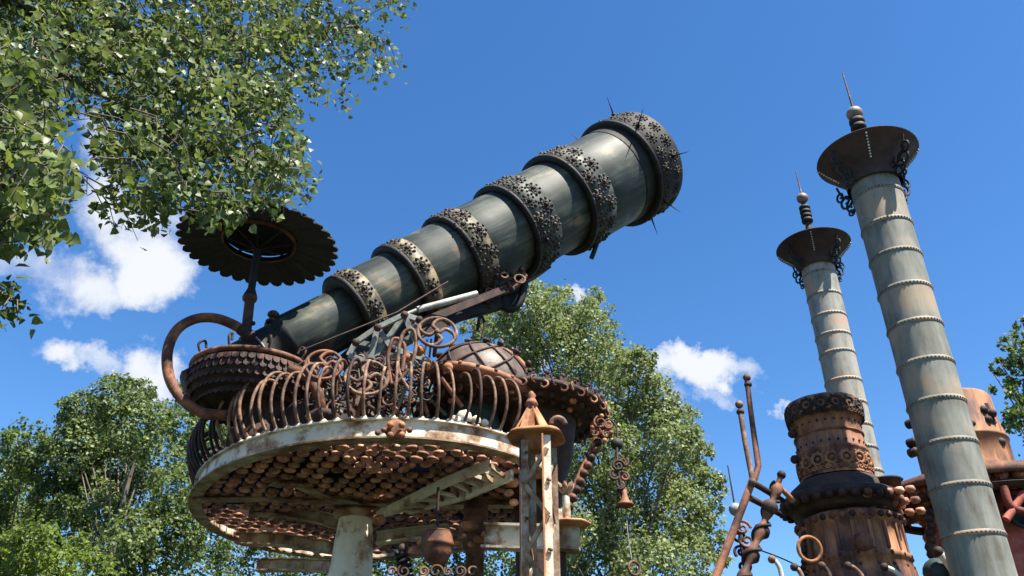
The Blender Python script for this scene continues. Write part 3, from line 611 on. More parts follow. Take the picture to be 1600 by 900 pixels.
dr = P(838, 700, 11.5); MB().lathe(V((dr.x, dr.y, 0)), UP, [(.3, 0), (.3, 4.2), (.33, 4.9), (.4, 5.1), (.42, 5.3), (.5, 5.5), (.6, c0.z-.04)], 32).build('support_drum', m_rustdark, bc)
dr = P(735, 640, 11.2); MB().lathe(V((dr.x, dr.y, 0)), UP, [(.3, 5.34), (.44, 5.38), (.46, 5.9), (.4, 6.1), (.45, 6.3)], 32).build('teal_drum', m_teal, bc)
for k, (u, v, q) in enumerate(((712, 657, .07), (726, 652, .1), (744, 656, .06), (757, 660, .05))):
    MB().lathe(P(u, v, 9.95+.1*k), (.5-.3*k, -.5, 1), [(.001, q), (q*.7, q*.7), (q, 0), (q*.9, -.04)], 10, scal=lambda a: 1+.15*math.cos(5*a)).build('cap', m_cream, bc)
# serrated brace at the right of the balcony
sb = thing('serrated_brace', 'serrated rusty brace slanting down from the balcony edge', 'brace', P(935, 690, 11.2))
q0, q1 = P(942, 668, 11.2), P(886, 792, 11.0); MB().bar(q0, q1, .05, .11).build('bar', m_rust, sb)
for k in range(11):
    p = q0.lerp(q1, k/10); MB().lathe(p+V((.03, -.03, 0)), (.3, -1, 0), [(.06, -.03), (.065, 0), (.03, .04), (.001, .05)], 9).build('tooth', m_rust if k % 2 else m_rustdark, sb)
# chains, ball, ornament, bell lamp
ch = thing('ball_pendant', 'round grey ball hanging on rusty scroll hooks at the balcony edge', 'pendant', P(964, 694, 11.0))
MB().ball(P(964, 694, 11.0), .088, 18).build('ball', m_orn, ch)
tb('hook', m_rustrod, [(940, 665, 11.0), (950, 655, 11.0), (962, 665, 11.0), (965, 686, 11.0)], .012, ch)
for (u, v, r) in ((938, 660, .1), (948, 678, .08), (930, 676, .07), (951, 664, .06)):
    MB().tube(spiral(P(u, v, 11), V((1, 0, 0)), V((0, .2, 1)), r, .02, 1.6, u), .018, 6).build('scroll', random.choice([m_rust, m_rustdark]), ch)
for (u, v) in ((925, 668), (940, 650), (955, 676), (945, 688)): MB().ball(P(u, v, 10.95), .035, 7).build('bead', m_rustor, ch)
bl = thing('hanging_bell', 'small rusty bell below a twisted iron scroll figure hanging in front of the tree', 'bell', P(978, 790, 10.8))
MB().lathe(P(977, 789, 10.8), UP, [(.001, .01), (.1, .0), (.112, -.015), (.105, .02), (.055, .06), (.03, .15), (.022, .2), (.001, .21)], 20).build('bell', m_rust, bl)
for i, (u, v, r) in enumerate(((966, 728, .09), (974, 722, .07), (961, 742, .08), (976, 745, .07), (969, 758, .06), (974, 768, .05))):
    MB().tube(spiral(P(u, v, 10.8+.05*(i % 2)), V((1, 0, 0)), V((0, .2, 1)), r, .02, 1.5*(-1)**i, i), .02, 6).build('scroll', m_rust if i % 2 else m_rustdark, bl)
tb('stem', m_rustdark, [(964, 700, 10.9), (966, 735, 10.8), (973, 775, 10.8)], .018, bl)
tb('cord', m_greygreen, [(978, 795, 10.8), (981, 835, 10.8), (987, 874, 10.8)], .008, bl)
MB().torus(P(991, 888, 10.8), (.5, -1, 0), .085, .018, 22, 6).build('ring', m_rustrod, bl)
# ---------------------------------------------------------------- lower hanging things
bo = thing('hanging_cauldron', 'rusty round bottomed cauldron hung below the platform', 'cauldron', P(683, 858, 10.0))
MB().lathe(P(683, 852, 10.0), UP, [(.185, .14), (.19, .06), (.2, .02), (.2, -.01), (.185, -.02), (.18, -.08), (.14, -.17), (.08, -.22), (.001, -.235)], 28).build('bowl', m_rust, bo)
MB().lathe(P(683, 852, 10.0), UP, [(.001, .15), (.185, .14), (.19, .15), (.1, .2), (.001, .22)], 28).build('lid', m_rustor, bo)
MB().tube([P(683, 838, 10), P(683, 800, 10)+V((0, 0, .3))], .02, 6).build('rod', m_rustdark, bo)
cs = thing('coil_spring', 'black coil spring on a rod left of the cauldron', 'spring', P(636, 890, 10.2))
hp = []; pA, pB = P(628, 862, 10.2), P(646, 960, 10.2); dv = (pB-pA)
fz = frame(dv)
for i in range(11*14+1):
    t = i/(11*14); a = i/14*2*PI; hp.append(pA+dv*t+fz @ V((math.cos(a)*.075, math.sin(a)*.075, 0)))
MB().tube(hp, .022, 6).build('coil', m_black, cs); MB().tube([pA-dv*.1, pB, V((pB.x, pB.y, 0))], .045, 8).build('rod', m_rustdark, cs)
MB().ball(P(629, 857, 10.2), .06, 10).build('cap', m_rustdark, cs)
rpst = thing('rust_post', 'dark red rusty post standing below the platform right of the cauldron', 'post', V((P(742, 870, 11.6).x, 11.6, 0)))
pz_ = P(742, 870, 11.6); MB().lathe(V((pz_.x, 11.6, 0)), UP, [(.14, 0), (.125, .1), (.125, zat(862, 11.6)), (.17, zat(858, 11.6)), (.17, PZ)], 18).build('post', m_rust, rpst)
for k in range(7):   # small scroll crowns at the bottom edge
    u = 612+k*19+(12 if k > 1 else 0); rq = [.05, .075, .06, .08, .05, .07, .06][k]; t = thing('iron_curl', 'small iron curl, %s from the left along the bottom edge under the cauldron' % ['first', 'second', 'third', 'fourth', 'fifth', 'sixth', 'last'][k], 'ornament', P(u, 900, 9.6), 'iron curls along the bottom edge')
    MB().tube(spiral(P(u, 893, 9.6), V((1, 0, 0)), V((0, .2, 1)), rq, .02, 1.1+.2*(k % 3), k*2.1), .015, 6).build('curl', m_rustdark if k % 2 else m_rustrod, t)
    MB().tube([P(u, 893, 9.6)-UP*.05, V((P(u, 893, 9.6).x, 9.6, 0))], .018, 6).build('stem', m_rustdark, t)
for i, (u, v, Yq) in enumerate(((592, 812, 10.9), (722, 838, 11.2), (735, 822, 11.2), (700, 830, 11), (748, 842, 11.3), (727, 822, 11.4), (660, 848, 11), (648, 860, 11), (800, 754, 10.4), (795, 770, 10.4), (803, 785, 10.5), (760, 835, 11.2), (715, 850, 11.1), (738, 850, 11.4))):
    MB().ball(P(u, v, Yq), random.uniform(.06, .11), 9, .7).build('boss', m_rustpad if i % 2 else m_rustor, plat)
exec_rest = True
# ---------------------------------------------------------------- riveted chimney columns
rv = MB().lathe((0, 0, 0), (0, 0, 1), [(.014, 0), (.012, .008), (.006, .012), (.0005, .013)], 6)
def chimney(X0, Y0, r, joints, zt, dishR, mat, label, fin, rods, ringdark, nriv=46):
    t = thing('chimney_column', label, 'column', V((X0, Y0, 0)), 'riveted steel chimney columns with dish tops')
    zs = [0]+sorted(joints)+[zt]
    zs = [zs[0]]+[z for z in zs[1:]]
    # lower, unseen lengths keep the same spacing
    step = joints and abs(sorted(joints)[1]-sorted(joints)[0]) or .5
    z = sorted(joints)[0]-step; low = []
    while z > .3: low.append(z); z -= step
    zs = sorted(set([0]+low+list(joints)+[zt]))
    for i, (a, b) in enumerate(zip(zs[:-1], zs[1:])):
        k = .012 if i % 2 else 0
        MB().lathe(V((X0, Y0, a)), UP, [(r+.006, 0), (r+.006, .004), (r, .05), (r, (b-a))], 48, x0=(1, 0, 0)).build('pipe_section', mat, t)
        if i:
            MB().lathe(V((X0, Y0, a)), UP, [(r-.002, -.05), (r+.007, -.045), (r+.008, .002), (r, .004)], 48).build('lap_band', ringdark, t)
            mb = MB()
            for q in range(nriv):
                an = 2*PI*q/nriv; c_ = V((X0+math.cos(an)*(r+.007), Y0+math.sin(an)*(r+.007), a-.022))
                mb.ball(c_, .0105, 6)
            stuff(mb.build('rivet', m_rust, t))
    # dish
    MB().lathe(V((X0, Y0, zt)), UP, [(r+.04, -.12), (r+.05, .0), (r+.1, .09), (dishR*.84, .22), (dishR, .34), (dishR+.015, .35), (dishR, .365), (dishR*.7, .25), (.1, .1)], 56).build('dish', m_hat, t)
    top = zt+.12
    bz, sz_, dz0, dz1 = fin
    MB().tube([(X0, Y0, zt), (X0, Y0, bz)], .04, 10).build('finial_stem', m_rustdark, t)
    MB().lathe(V((X0, Y0, zt)), UP, [(r+.05, .1), (.2, .2), (.12, .4), (.04, dz0-zt)], 24).build('finial_cone', m_rustdark, t)
    for k in range(rods):
        hh = (dz1-dz0)/rods
        MB().lathe(V((X0, Y0, dz0+k*hh)), UP, [(.05, 0), (.095, .01), (.1, hh*.45), (.095, hh*.8), (.05, hh*.95)], 18).build('finial_disc', m_black, t)
    MB().ball((X0, Y0, bz), .105, 20).build('ball', m_shell, t)
    MB().tube([(X0, Y0, bz+.05), (X0-.01, Y0, sz_)], [.017, .008], 6).build('spike', m_rustrod, t)
    for k in range(4):                 # scroll brackets and bead chains
        an = R_(22)+k*PI/2; d = V((math.cos(an), math.sin(an), 0)); c_ = V((X0, Y0, zt))
        mb = MB()
        mb.tube(spiral(c_+d*(r+.16)-UP*.2, d, UP, .06, .012, 1.3, 3), .013, 6)
        mb.tube(spiral(c_+d*(r+.2)+UP*.0, d, UP, .13, .03, 1.4, 2.5), .017, 6); mb.tube(spiral(c_+d*(r+.12)-UP*.12, d, UP, .1, .02, -1.3, 1), .016, 6)
        mb.tube(spiral(c_+d*(r+.27)+UP*.12, d, UP, .085, .015, 1.2, 4), .015, 6)
        mb.tube(bez([c_+d*(r+.01)-UP*.06, c_+d*(r+.12)-UP*.02, c_+d*(r+.24)+UP*.1, c_+d*(r+.3)+UP*.28], 5), .015, 6)
        mb.build('scroll_bracket', m_black, t)
        an += .8; d = V((math.cos(an), math.sin(an), 0)); mb = MB()
        for q in range(9):
            f = q/8; rr = r+.1+(dishR-r-.12)*f; mb.ball(c_+d*(rr+.012)+UP*(float(np.interp(rr, [r+.05, r+.1, dishR*.84, dishR], [0, .09, .22, .34]))-.02), .014, 6)
        mb.build('bead_chain', m_steel, t)
    return t
X0, Y0 = 4.54, 8.3
jl = [zat(v, Y0) for v in (309, 357, 405, 457, 513, 572, 632, 696, 763, 838)]
chimney(X0, Y0, .287, jl, zat(281, Y0), .60, m_galv, 'tall grey green riveted column with rusty dish top, the nearer of two', (zat(178, Y0), zat(114, Y0), zat(204, Y0), zat(186, Y0)), 2, m_galv)
X1, Y1 = 5.22, 12.3; 
pq = P(1277, 415, Y1); X1 = pq.x
jl2 = [zat(v, Y1) for v in (432, 465, 497, 527, 555, 598, 633, 668, 703)]
chimney(X1, Y1, .28, jl2, zat(413, Y1), .62, m_galv2, 'shorter looking pale riveted column with rusty dish top, farther off behind the boiler', (zat(310, Y1), zat(266, Y1), zat(348, Y1), zat(322, Y1)), 4, m_galv2, 36)
# ---------------------------------------------------------------- boilers
def relief_band(par, X, Y, z, r, h, n, mat, name='ornament_ring'):
    for k in range(n):
        a = 2*PI*k/n; d = V((math.cos(a), math.sin(a), 0)); c_ = V((X, Y, z))+d*(r+.005)
        mb = MB().torus(c_, d, h*.34, h*.1, 14, 6); mb.ball(c_, h*.14, 8)
        for q in range(9):
            b = 2*PI*q/9; t_ = V((-d.y, d.x, 0)); mb.ball(c_+t_*math.cos(b)*h*.42+UP*math.sin(b)*h*.42, h*.1, 6)
        for q in range(3):
            t_ = V((-d.y, d.x, 0)); mb.tube(spiral(c_+t_*(q-1)*h*.3-UP*h*.55, t_, UP, h*.16, h*.04, 1.3, q), h*.05, 5)
        mb.build(name, mat, par)
BX, BY = 3.86, 9.66
b1 = thing('ornate_boiler', 'rusty cylindrical boiler with cast ornament bands beside the farther column', 'boiler', V((BX, BY, 0)))
zb, ztp = zat(752, BY), zat(633, BY); hb = ztp-zb
MB().lathe(V((BX, BY, zb)), UP, [(.42, 0), (.42, .02), (.405, .05), (.405, hb*.3), (.415, hb*.31), (.415, hb*.34), (.395, hb*.35), (.395, hb*.72), (.42, hb*.74), (.445, hb*.78), (.445, hb*.98), (.41, hb), (.28, hb*1.03), (.001, hb*1.05)], 72, scal=lambda a: 1+.008*math.cos(12*a)+.006*math.sin(5*a)).build('body', m_boiler, b1)
relief_band(b1, BX, BY, zb+hb*.87, .44, .19, 16, m_rustdark); relief_band(b1, BX, BY, zb+hb*.17, .412, .19, 16, m_boiler)
pa_ = MB().lathe(V((BX, BY, zb)), UP, [(.395, hb*.52), (.41, hb*.53), (.41, hb*.55), (.39, hb*.56)], 48); pa_.build('hoop', m_rust, b1)
for (u, v) in ((1238, 678), (1242, 718), (1285, 622), (1236, 655)): MB().ball(P(u, v, BY-.05), .055, 10).build('knob', m_rustdark, b1)
MB().lathe(V((BX, BY, zb)), UP, [(.44, -.02), (.56, -.12), (.58, -.26), (.57, -.4), (.3, -.43)], 48).build('flared_base', m_rustdark, b1)
ld = thing('boiler_deck', 'dark round deck ringed with rusty cups under the ornate boiler', 'deck', V((BX, BY, 0)))
dz = zat(790, BY)
MB().lathe(V((BX-.02, BY, dz)), UP, [(.2, -.02), (.62, -.04), (.68, 0), (.68, .05), (.62, .09), (.4, .12)], 56).build('deck_plate', m_rustdark, ld)
for k in range(30):
    a = 2*PI*k/30; MB().lathe(V((BX-.02+math.cos(a)*.66, BY+math.sin(a)*.66, dz-.03)), UP, [(.001, -.045), (.04, -.038), (.05, 0), (.04, .03)], 12).build('cup', m_rustpad if k > 25 or k < 3 else m_rustdark, ld)
for j in range(3):
    for k in range(5):
        MB().lathe(P(1354+k*17+j*8, 772+j*17-k*2, 9.1+.2*j), UP, [(.001, -.045), (.04, -.035), (.058, -.005), (.045, .03), (.001, .035)], 12).build('domed_plate', m_rustpad, ld)
MB().lathe(P(1384, 752, 9.3), UP, [(.001, -.1), (.14, -.1), (.16, -.02), (.19, .0), (.17, .02), (.001, .03)], 24).build('round_flange', m_rustdark, ld)
MB().lathe(V((BX, BY, dz)), UP, [(.36, -.18), (.36, .02)], 32).build('neck', m_redrust, ld)
lb = thing('lower_boiler', 'wide rusty boiler body under the round deck with a bolted shoulder', 'boiler', V((BX+.03, BY, 0)))
zl = dz-.16
MB().lathe(V((BX+.03, BY, 0)), UP, [(.6, 0), (.6, zl-.66), (.565, zl-.54), (.59, zl-.53), (.59, zl-.47), (.56, zl-.46), (.54, zl-.14), (.57, zl-.12), (.575, zl-.04), (.5, zl), (.001, zl+.02)], 72, scal=lambda a: 1+.012*math.cos(10*a)+.008*math.sin(7*a)).build('body', m_boiler, lb)
for k in range(34):
    a = 2*PI*k/34; MB().ball((BX+.03+math.cos(a)*.575, BY+math.sin(a)*.575, zl-.08), .04, 7).build('bolt', m_rust if k % 3 else m_rustdark, lb)
for k in range(11):
    MB().ball(P(1262-k*.5, 815+k*9, BY-.05)+V((-.02, 0, 0)), .035, 7).build('bolt', m_rustdark, lb)
for k in range(20):
    a = 2*PI*k/20; d = V((math.cos(a), math.sin(a), 0)); t_ = V((-d.y, d.x, 0))
    MB().box(V((BX+.03, BY, zl-.3))+d*.56, d*.012, t_*.018, UP*.15).build('rib', m_boiler, lb)
    for zz in (.5, .62): MB().ball(V((BX+.03, BY, zl-zz))+d*.585, .022, 6).build('rivet', m_rustdark, lb)
for k in range(26):
    a = 2*PI*k/26; d = V((math.cos(a), math.sin(a), 0))
    for f in (.4, .66): MB().ball(V((BX, BY, zb+hb*f))+d*.397, .016, 6).build('rivet', m_rustdark, b1)
MB().lathe(P(1350, 845, BY-.62), (.12, -1, 0), [(.001, .03), (.09, .03), (.1, 0), (.1, -.06)], 20).build('hatch', m_rust, lb)
MB().torus(P(1265, 858, 8.95), (.1, -1, -.1), .125, .02, 30, 8).build('ring_handle', m_rustor, lb)
for i, (u, v, du, dv) in enumerate(((1206, 874, 16, 30), (1241, 886, 14, 24), (1284, 884, 14, 26), (1325, 884, 26, 30), (1382, 886, 30, 26))):
    t = thing('hooked_tube', ['pale bent tube with a knob end, leftmost of the row at the bottom', 'bent tube with dark knob, second from left in the bottom row', 'knobbed bent tube at the bottom, just right of the ring handle', 'fourth bent tube of the bottom row, before the lower boiler middle', 'white bent tube of the bottom row at the lower boiler right edge'][i], 'tube', P(u, 900, 8.6), 'bent tubes along the bottom edge')
    pts = [(u, v, 8.6), (u+du*.4, v+4, 8.6), (u+du*.8, v+dv*.5, 8.6), (u+du, v+dv, 8.6)]
    q = bez([P(*p) for p in pts], 6); MB().tube(q+[V((q[-1].x, q[-1].y, 0))], .025, 8).build('tube', m_steel if i in (0, 4) else m_rustrod, t); MB().ball(q[0], .042, 10).build('knob', m_rustdark if i != 0 else m_rustrod, t)
# second boiler and ring deck
DX, DY = P(1532, 780, 10.8).x, 10.8; dz2 = P(1532, 780, 10.8).z
d2 = thing('ring_deck', 'large round rusty deck with domed plates behind the tall column', 'deck', V((DX, DY, 0)))
MB().lathe(V((DX, DY, dz2)), UP, [(.3, .1), (1.1, .1), (1.2, .12), (1.22, .0), (1.19, -.02), (1.17, .07), (.3, .06)], 72).build('rim_plate', m_rust, d2)
for rr, nn in ((1.07, 34), (.88, 28), (.68, 21)):
    for k in range(nn):
        a = 2*PI*(k+rr*3)/nn; MB().lathe(V((DX+math.cos(a)*rr, DY+math.sin(a)*rr, dz2)), UP, [(.001, -.075), (.05, -.065), (.085, -.01), (.07, .045), (.03, .06)], 12).build('domed_plate', m_rustpad, d2)
MB().lathe(V((DX, DY, dz2)), UP, [(1.2, -.12), (1.14, -.2), (1.1, -.16), (1.14, -.08), (1.2, -.12)], 72).build('lower_hoop', m_rustdark, d2)
for k in range(24):
    a = 2*PI*k/24; d = V((math.cos(a), math.sin(a), 0)); MB().bar(V((DX, DY, dz2-.12))+d*1.12, V((DX, DY, dz2+.06))+d*1.14, .05, .05).build('hanger', m_redrust, d2)
GX, GY = P(1497, 680, 10.6).x, 10.6
b2 = thing('brown_boiler', 'orange brown bolted boiler partly hidden by the tall column', 'boiler', V((GX, GY, 0)))
z0, z1 = zat(742, GY), zat(628, GY); h2 = z1-z0
MB().lathe(V((GX, GY, z0)), UP, [(.58, -.1), (.58, 0), (.56, .04), (.56, h2*.36), (.575, h2*.37), (.575, h2*.4), (.53, h2*.42), (.51, h2*.96), (.48, h2), (.001, h2*1.02)], 48).build('body', m_boiler, b2)
for (u, v) in ((1538, 640), (1545, 655), (1520, 662), (1532, 695), (1552, 645), (1566, 690), (1548, 720), (1560, 728), (1428, 660), (1430, 690), (1432, 705), (1555, 735)):
    p = P(u, v, GY-.5); MB().lathe(p, (.5, -1, 0), [(.06, -.1), (.06, .0), (.03, .03), (.001, .04)], 10).build('bolt', m_rustdark, b2)
MB().box(P(1541, 648, GY-.42), (.05, -.0, 0), (0, .06, 0), (-.02, 0, .14)).build('hinge_plate', m_rustdark, b2)
MB().lathe(P(1562, 690, GY-.1), (1, -.3, 0), [(.2, -.08), (.22, 0), (.2, .05), (.1, .07), (.001, .08)], 24).build('side_flange', m_boiler, b2)
b3 = thing('red_boiler', 'dark red rusty boiler body under the ring deck at the right edge', 'boiler', V((DX, DY, 0)))
MB().lathe(V((DX+.05, DY, 0)), UP, [(.82, 0), (.82, dz2-.9), (.78, dz2-.8), (.78, dz2-.3), (.7, dz2-.15), (.5, dz2+.02)], 56).build('body', m_redrust, b3)
for k in range(30):
    a = 2*PI*k/30; MB().ball((DX+.05+math.cos(a)*.8, DY+math.sin(a)*.8, dz2-.42), .05, 8).build('bolt', m_redrust, b3)
for k in range(7):
    MB().ball(P(1455-(k % 2)*3, 800+k*11, 10.3), .06, 8).build('knob', m_rustdark, b3)
MB().lathe(P(1592, 800, 9.85), (.2, -1, 0), [(.001, -.08), (.15, -.07), (.17, .0), (.2, .01), (.19, .04), (.16, .03)], 24).build('port_hole', m_black, b3)
tb('crossed_pipe', m_redrust, [(1568, 760, 9.7), (1578, 790, 9.7), (1600, 800, 9.7)], .05, b3)
tb('crossed_pipe', m_redrust, [(1600, 770, 9.7), (1580, 800, 9.7), (1572, 812, 9.7)], .045, b3)
tb('white_hose', m_steel, [(1467, 862, 9.3), (1478, 876, 9.3), (1490, 895, 9.3), (1496, 925, 9.3)], .045, b3); MB().ball(P(1466, 862, 9.3), .06, 10).build('knob', m_rustdark, b3)
MB().ball(P(1466, 895, 9.5), .16, 16).build('teal_ball', m_teal, b3)
# ---------------------------------------------------------------- fork rod, twisted post
fk = thing('forked_rod', 'two pronged rusty rod with ball tips left of the ornate boiler', 'rod', V((P(1100, 960, 8.9).x, 8.9, 0)))
q = [P(1167, 596, 9.2), P(1176, 665, 9.15), P(1185, 728, 9.1), P(1180, 745, 9.05), P(1174, 758, 9.0)]
MB().tube(q, [.03, .032, .036, .038, .038], 10).build('prong', m_rust, fk)
MB().tube([P(1156, 640, 9.1), P(1164, 690, 9.05), P(1176, 752, 9.0)], .03, 10).build('prong', m_rustrod, fk)
q1_ = P(1120, 898, 8.9); MB().tube([P(1176, 750, 9.0), q1_, q1_+(q1_-P(1176, 750, 9.0))*.6], .042, 10).build('stem', m_rust, fk)
for (u, v, Yq) in ((1167, 590, 9.2), (1155, 632, 9.1)):
    c_ = P(u, v, Yq); MB().ball(c_, .048, 14).build('ball_tip', m_rustrod, fk); MB().lathe(c_-UP*.09, UP, [(.03, -.03), (.045, -.02), (.045, .01), (.03, .02)], 12).build('collar', m_rustdark, fk)
MB().ball(P(1176, 754, 8.95), .045, 12).build('elbow', m_rustrod, fk)
tb('arm', m_rustdark, [(1176, 754, 8.95), (1203, 770, 9.1), (1222, 782, 9.3)], .035, fk)
tb('arm', m_rustdark, [(1172, 778, 8.95), (1195, 790, 9.1), (1225, 806, 9.3)], .035, fk)
tp_ = thing('twisted_post', 'knobbly spiral wrapped rusty post leaning beside the forked rod', 'post', V((P(1155, 960, 8.9).x, 8.9, 0)))
a_, b_ = P(1216, 758, 9.1), P(1150, 930, 8.8); n_ = 60; MB().tube([a_.lerp(b_, i/n_) for i in range(n_+1)], [.05+.016*math.sin(i/n_*2*PI*5) for i in range(n_+1)], 12).build('shaft', m_rust, tp_)
fz = frame(b_-a_); MB().tube([a_.lerp(b_, i/90)+fz @ V((math.cos(i/90*2*PI*4.5)*.065, math.sin(i/90*2*PI*4.5)*.065, 0)) for i in range(91)], .02, 6).build('spiral_wrap', m_rustdark, tp_)
for (u, v) in ((1203, 792), (1190, 830), (1174, 868)): MB().lathe(P(u, v, 9.0), (b_-a_), [(.04, -.08), (.085, -.03), (.09, .03), (.045, .08)], 14).build('bulge', m_rustdark, tp_)
tb('horn', m_rustor, [(1216, 756, 9.1), (1222, 765, 9.15), (1232, 775, 9.2), (1238, 782, 9.25)], [.02+.001*i for i in range(19)], tp_)
MB().ball(P(1221, 742, 9.1), .05, 14).build('ball', m_rustdark, tp_); tb('neck', m_rust, [(1221, 742, 9.1), (1214, 760, 9.1)], .03, tp_)
cap_ = MB().lathe(b_, UP, [(.1, -.02), (.1, .03), (.05, .05)], 12); MB().tube([b_, V((b_.x-.2, b_.y, 0))], .05, 10).build('lower_shaft', m_rust, tp_)
fi = thing('spiked_ball', 'small green ball with a thin spike above an iron scroll figure behind the forked rod', 'ornament', V((P(1150, 900, 12).x, 12, 0)))
MB().ball(P(1149, 796, 12), .095, 16).build('ball', m_greygreen, fi); MB().tube([P(1148, 790, 12), P(1137, 727, 12)], [.014, .008], 6).build('spike', m_rustdark, fi)
for i, (u, v, r) in enumerate(((1160, 825, .12), (1153, 838, .1), (1167, 845, .11), (1158, 862, .1), (1170, 868, .08), (1163, 885, .09))):
    MB().tube(spiral(P(u, v, 12+.05*(i % 2)), V((1, 0, 0)), V((0, .2, 1)), r, .02, 1.4*(-1)**i, i*1.3), .022, 6).build('scroll', m_rustdark if i % 2 else m_rust, fi)
c_ = P(1152, 800, 12); MB().tube([c_, P(1158, 850, 12), V((P(1158, 850, 12).x, 12, 0))], .025, 8).build('stem', m_rustdark, fi)
wr = MB().tube(bez([P(1183, 858, 9.5), P(1225, 874, 9.5), P(1270, 896, 9.6), P(1330, 925, 9.7)], 6), .008, 5).build('wire', m_black); tag(wr, 'thin dark wire running from the twisted post toward the lower boiler', 'wire')
# ---------------------------------------------------------------- trees
def leaf_mesh(name, pos, nrm, size, mats, parent, kind='stuff', detail=False):
    """many leaves as one mesh; pos Nx3, nrm Nx3, size N"""
    n = len(pos); up = rng.normal(size=(n, 3)); up[:, 2] -= .6
    nrm = nrm/np.linalg.norm(nrm, axis=1, keepdims=True)
    t = up-(up*nrm).sum(1, keepdims=True)*nrm; t /= np.linalg.norm(t, axis=1, keepdims=True); b = np.cross(nrm, t)
    s = size[:, None]
    if detail:
        L = [(0, 0, 0), (.1, -.48, .10), (.5, -.40, .09), (1.05, 0, -.06), (.5, .40, .09), (.1, .48, .10), (.5, 0, 0)]
        F_ = [(0, 1, 2, 6), (6, 2, 3), (0, 6, 4, 5), (6, 3, 4)]
    else:
        L = [(0, 0, 0), (.45, -.42, .08), (1, 0, 0), (.45, .42, .08)]; F_ = [(0, 1, 2), (0, 2, 3)]
    vs = np.stack([pos+s*(t*a+b*c+nrm*d) for a, c, d in L], 1).reshape(-1, 3)
    k = len(L); c = vs.mean(0)
    faces = [[j+i for j in f] for f in F_ for i in (0,)]
    me = bpy.data.meshes.new(name)
    me.vertices.add(len(vs)); me.vertices.foreach_set('co', (vs-c).astype(np.float32).ravel())
    li = []; ls = []; base = np.arange(n)*k; tot_ = 0
    lens = [len(f) for f in F_]; allf = np.concatenate([np.array(f) for f in F_]); per = len(allf)
    loops = (base[:, None]+allf[None, :]).ravel()
    st = np.concatenate([[0], np.cumsum(lens)[:-1]]); starts = (np.arange(n)[:, None]*per+st[None, :]).ravel()
    me.loops.add(len(loops)); me.loops.foreach_set('vertex_index', loops.astype(np.int32))
    me.polygons.add(len(starts)); me.polygons.foreach_set('loop_start', starts.astype(np.int32))
    for q in mats: me.materials.append(q)
    mi = np.repeat(rng.integers(0, len(mats), n), len(F_)); me.polygons.foreach_set('material_index', mi.astype(np.int32))
    me.update(); me.validate()
    o = bpy.data.objects.new(name, me); col.objects.link(o); place(o, V(c.tolist()), parent)
    if kind: o['kind'] = kind
    return o
def crown(name, parent, clumps, mats, lsize, dens, shell=.5, lumps=None):
    pos = []; nr = []; sz = []
    for (c, r) in clumps:
        c = np.array(c); m = max(3, int(6+r*4))       # twig tufts inside each clump
        n = int(dens*r*r/(lsize*lsize)); nt_ = max(6, n//26)
        d = rng.normal(size=(nt_, 3)); d /= np.linalg.norm(d, axis=1, keepdims=True)
        tc_ = c+d*(r*(shell+(1-shell)*rng.random(nt_)**.6)*np.array(1.0))[:, None]*np.array([1, 1, 1.08])
        tr = r*rng.uniform(.10, .2, nt_)
        idx = rng.integers(0, nt_, n); off_ = rng.normal(size=(n, 3))*tr[idx][:, None]*.75
        pos.append(tc_[idx]+off_); q = d[idx]*.7+rng.normal(size=(n, 3))*.75; q[:, 2] += .35; nr.append(q); sz.append(lsize*rng.uniform(.6, 1.25, n))
    return leaf_mesh(name, np.concatenate(pos), np.concatenate(nr), np.concatenate(sz), mats, parent)
def far_tree(name, label, cl, Y, mats, lsize, dens, base_u, trunk_r=.3, depth=2.2, branches=True, spread=1):
    clumps = [(P(u, v, Y+random.uniform(-depth, depth)), r*1.12*proj(P(u, v, Y))[2]/F) for u, v, r in cl]
    bx_ = P(base_u, 880, Y).x
    t = thing(name, label, 'tree', V((bx_, Y, 0)), 'trees behind the sculptures')
    top = max(c.z for c, r in clumps)
    tr = [V((bx_, Y, 0)), V((bx_+.15, Y, top*.3)), V((bx_-.1, Y, top*.6)), V((bx_, Y, top*.78))]
    MB().tube(bez(tr, 5), [trunk_r*.8*(1-.062*i) for i in range(16)], 10).build('trunk', m_bark, t)
    pth = bez(tr, 5)
    for i, (c, r) in enumerate(clumps):
        st = min(pth, key=lambda p: abs(p.z-(c.z*.62))); mid = (st+c)/2+V((0, 0, -.25*abs(c.x-st.x)*.3))
        MB().tube(bez([st, mid, c, c+(c-mid)*.1], 4), [trunk_r*.11*(1-.07*k) for k in range(13)], 6).build('branch', m_bark, t)
    crown('crown', t, clumps, mats, lsize, dens); return t
far_tree('cottonwood_tree', 'big pale green cottonwood behind the rusty tower, its top just under the telescope mouth',
    [(830, 495, 45), (885, 490, 40), (930, 480, 26), (850, 470, 22), (915, 530, 48), (800, 530, 45), (770, 500, 22), (860, 560, 55), (950, 570, 42), (985, 590, 40), (1000, 570, 24), (930, 620, 55), (1020, 630, 40), (1045, 650, 30), (870, 640, 50),
     (1000, 680, 52), (1055, 690, 38), (1080, 660, 22), (1085, 710, 26), (940, 700, 55), (1060, 745, 45), (1000, 760, 52), (1095, 770, 34), (1115, 760, 20), (930, 790, 55), (1050, 810, 50), (1100, 830, 36), (980, 840, 50), (1080, 880, 45), (1120, 860, 22), (1020, 890, 50), (930, 880, 50), (870, 820, 45), (880, 890, 45), (860, 740, 45), (790, 590, 35), (740, 520, 20)],
    22, [m_leafP, m_leafP, m_leafP, m_leafB], .10, 30, 960, .35)
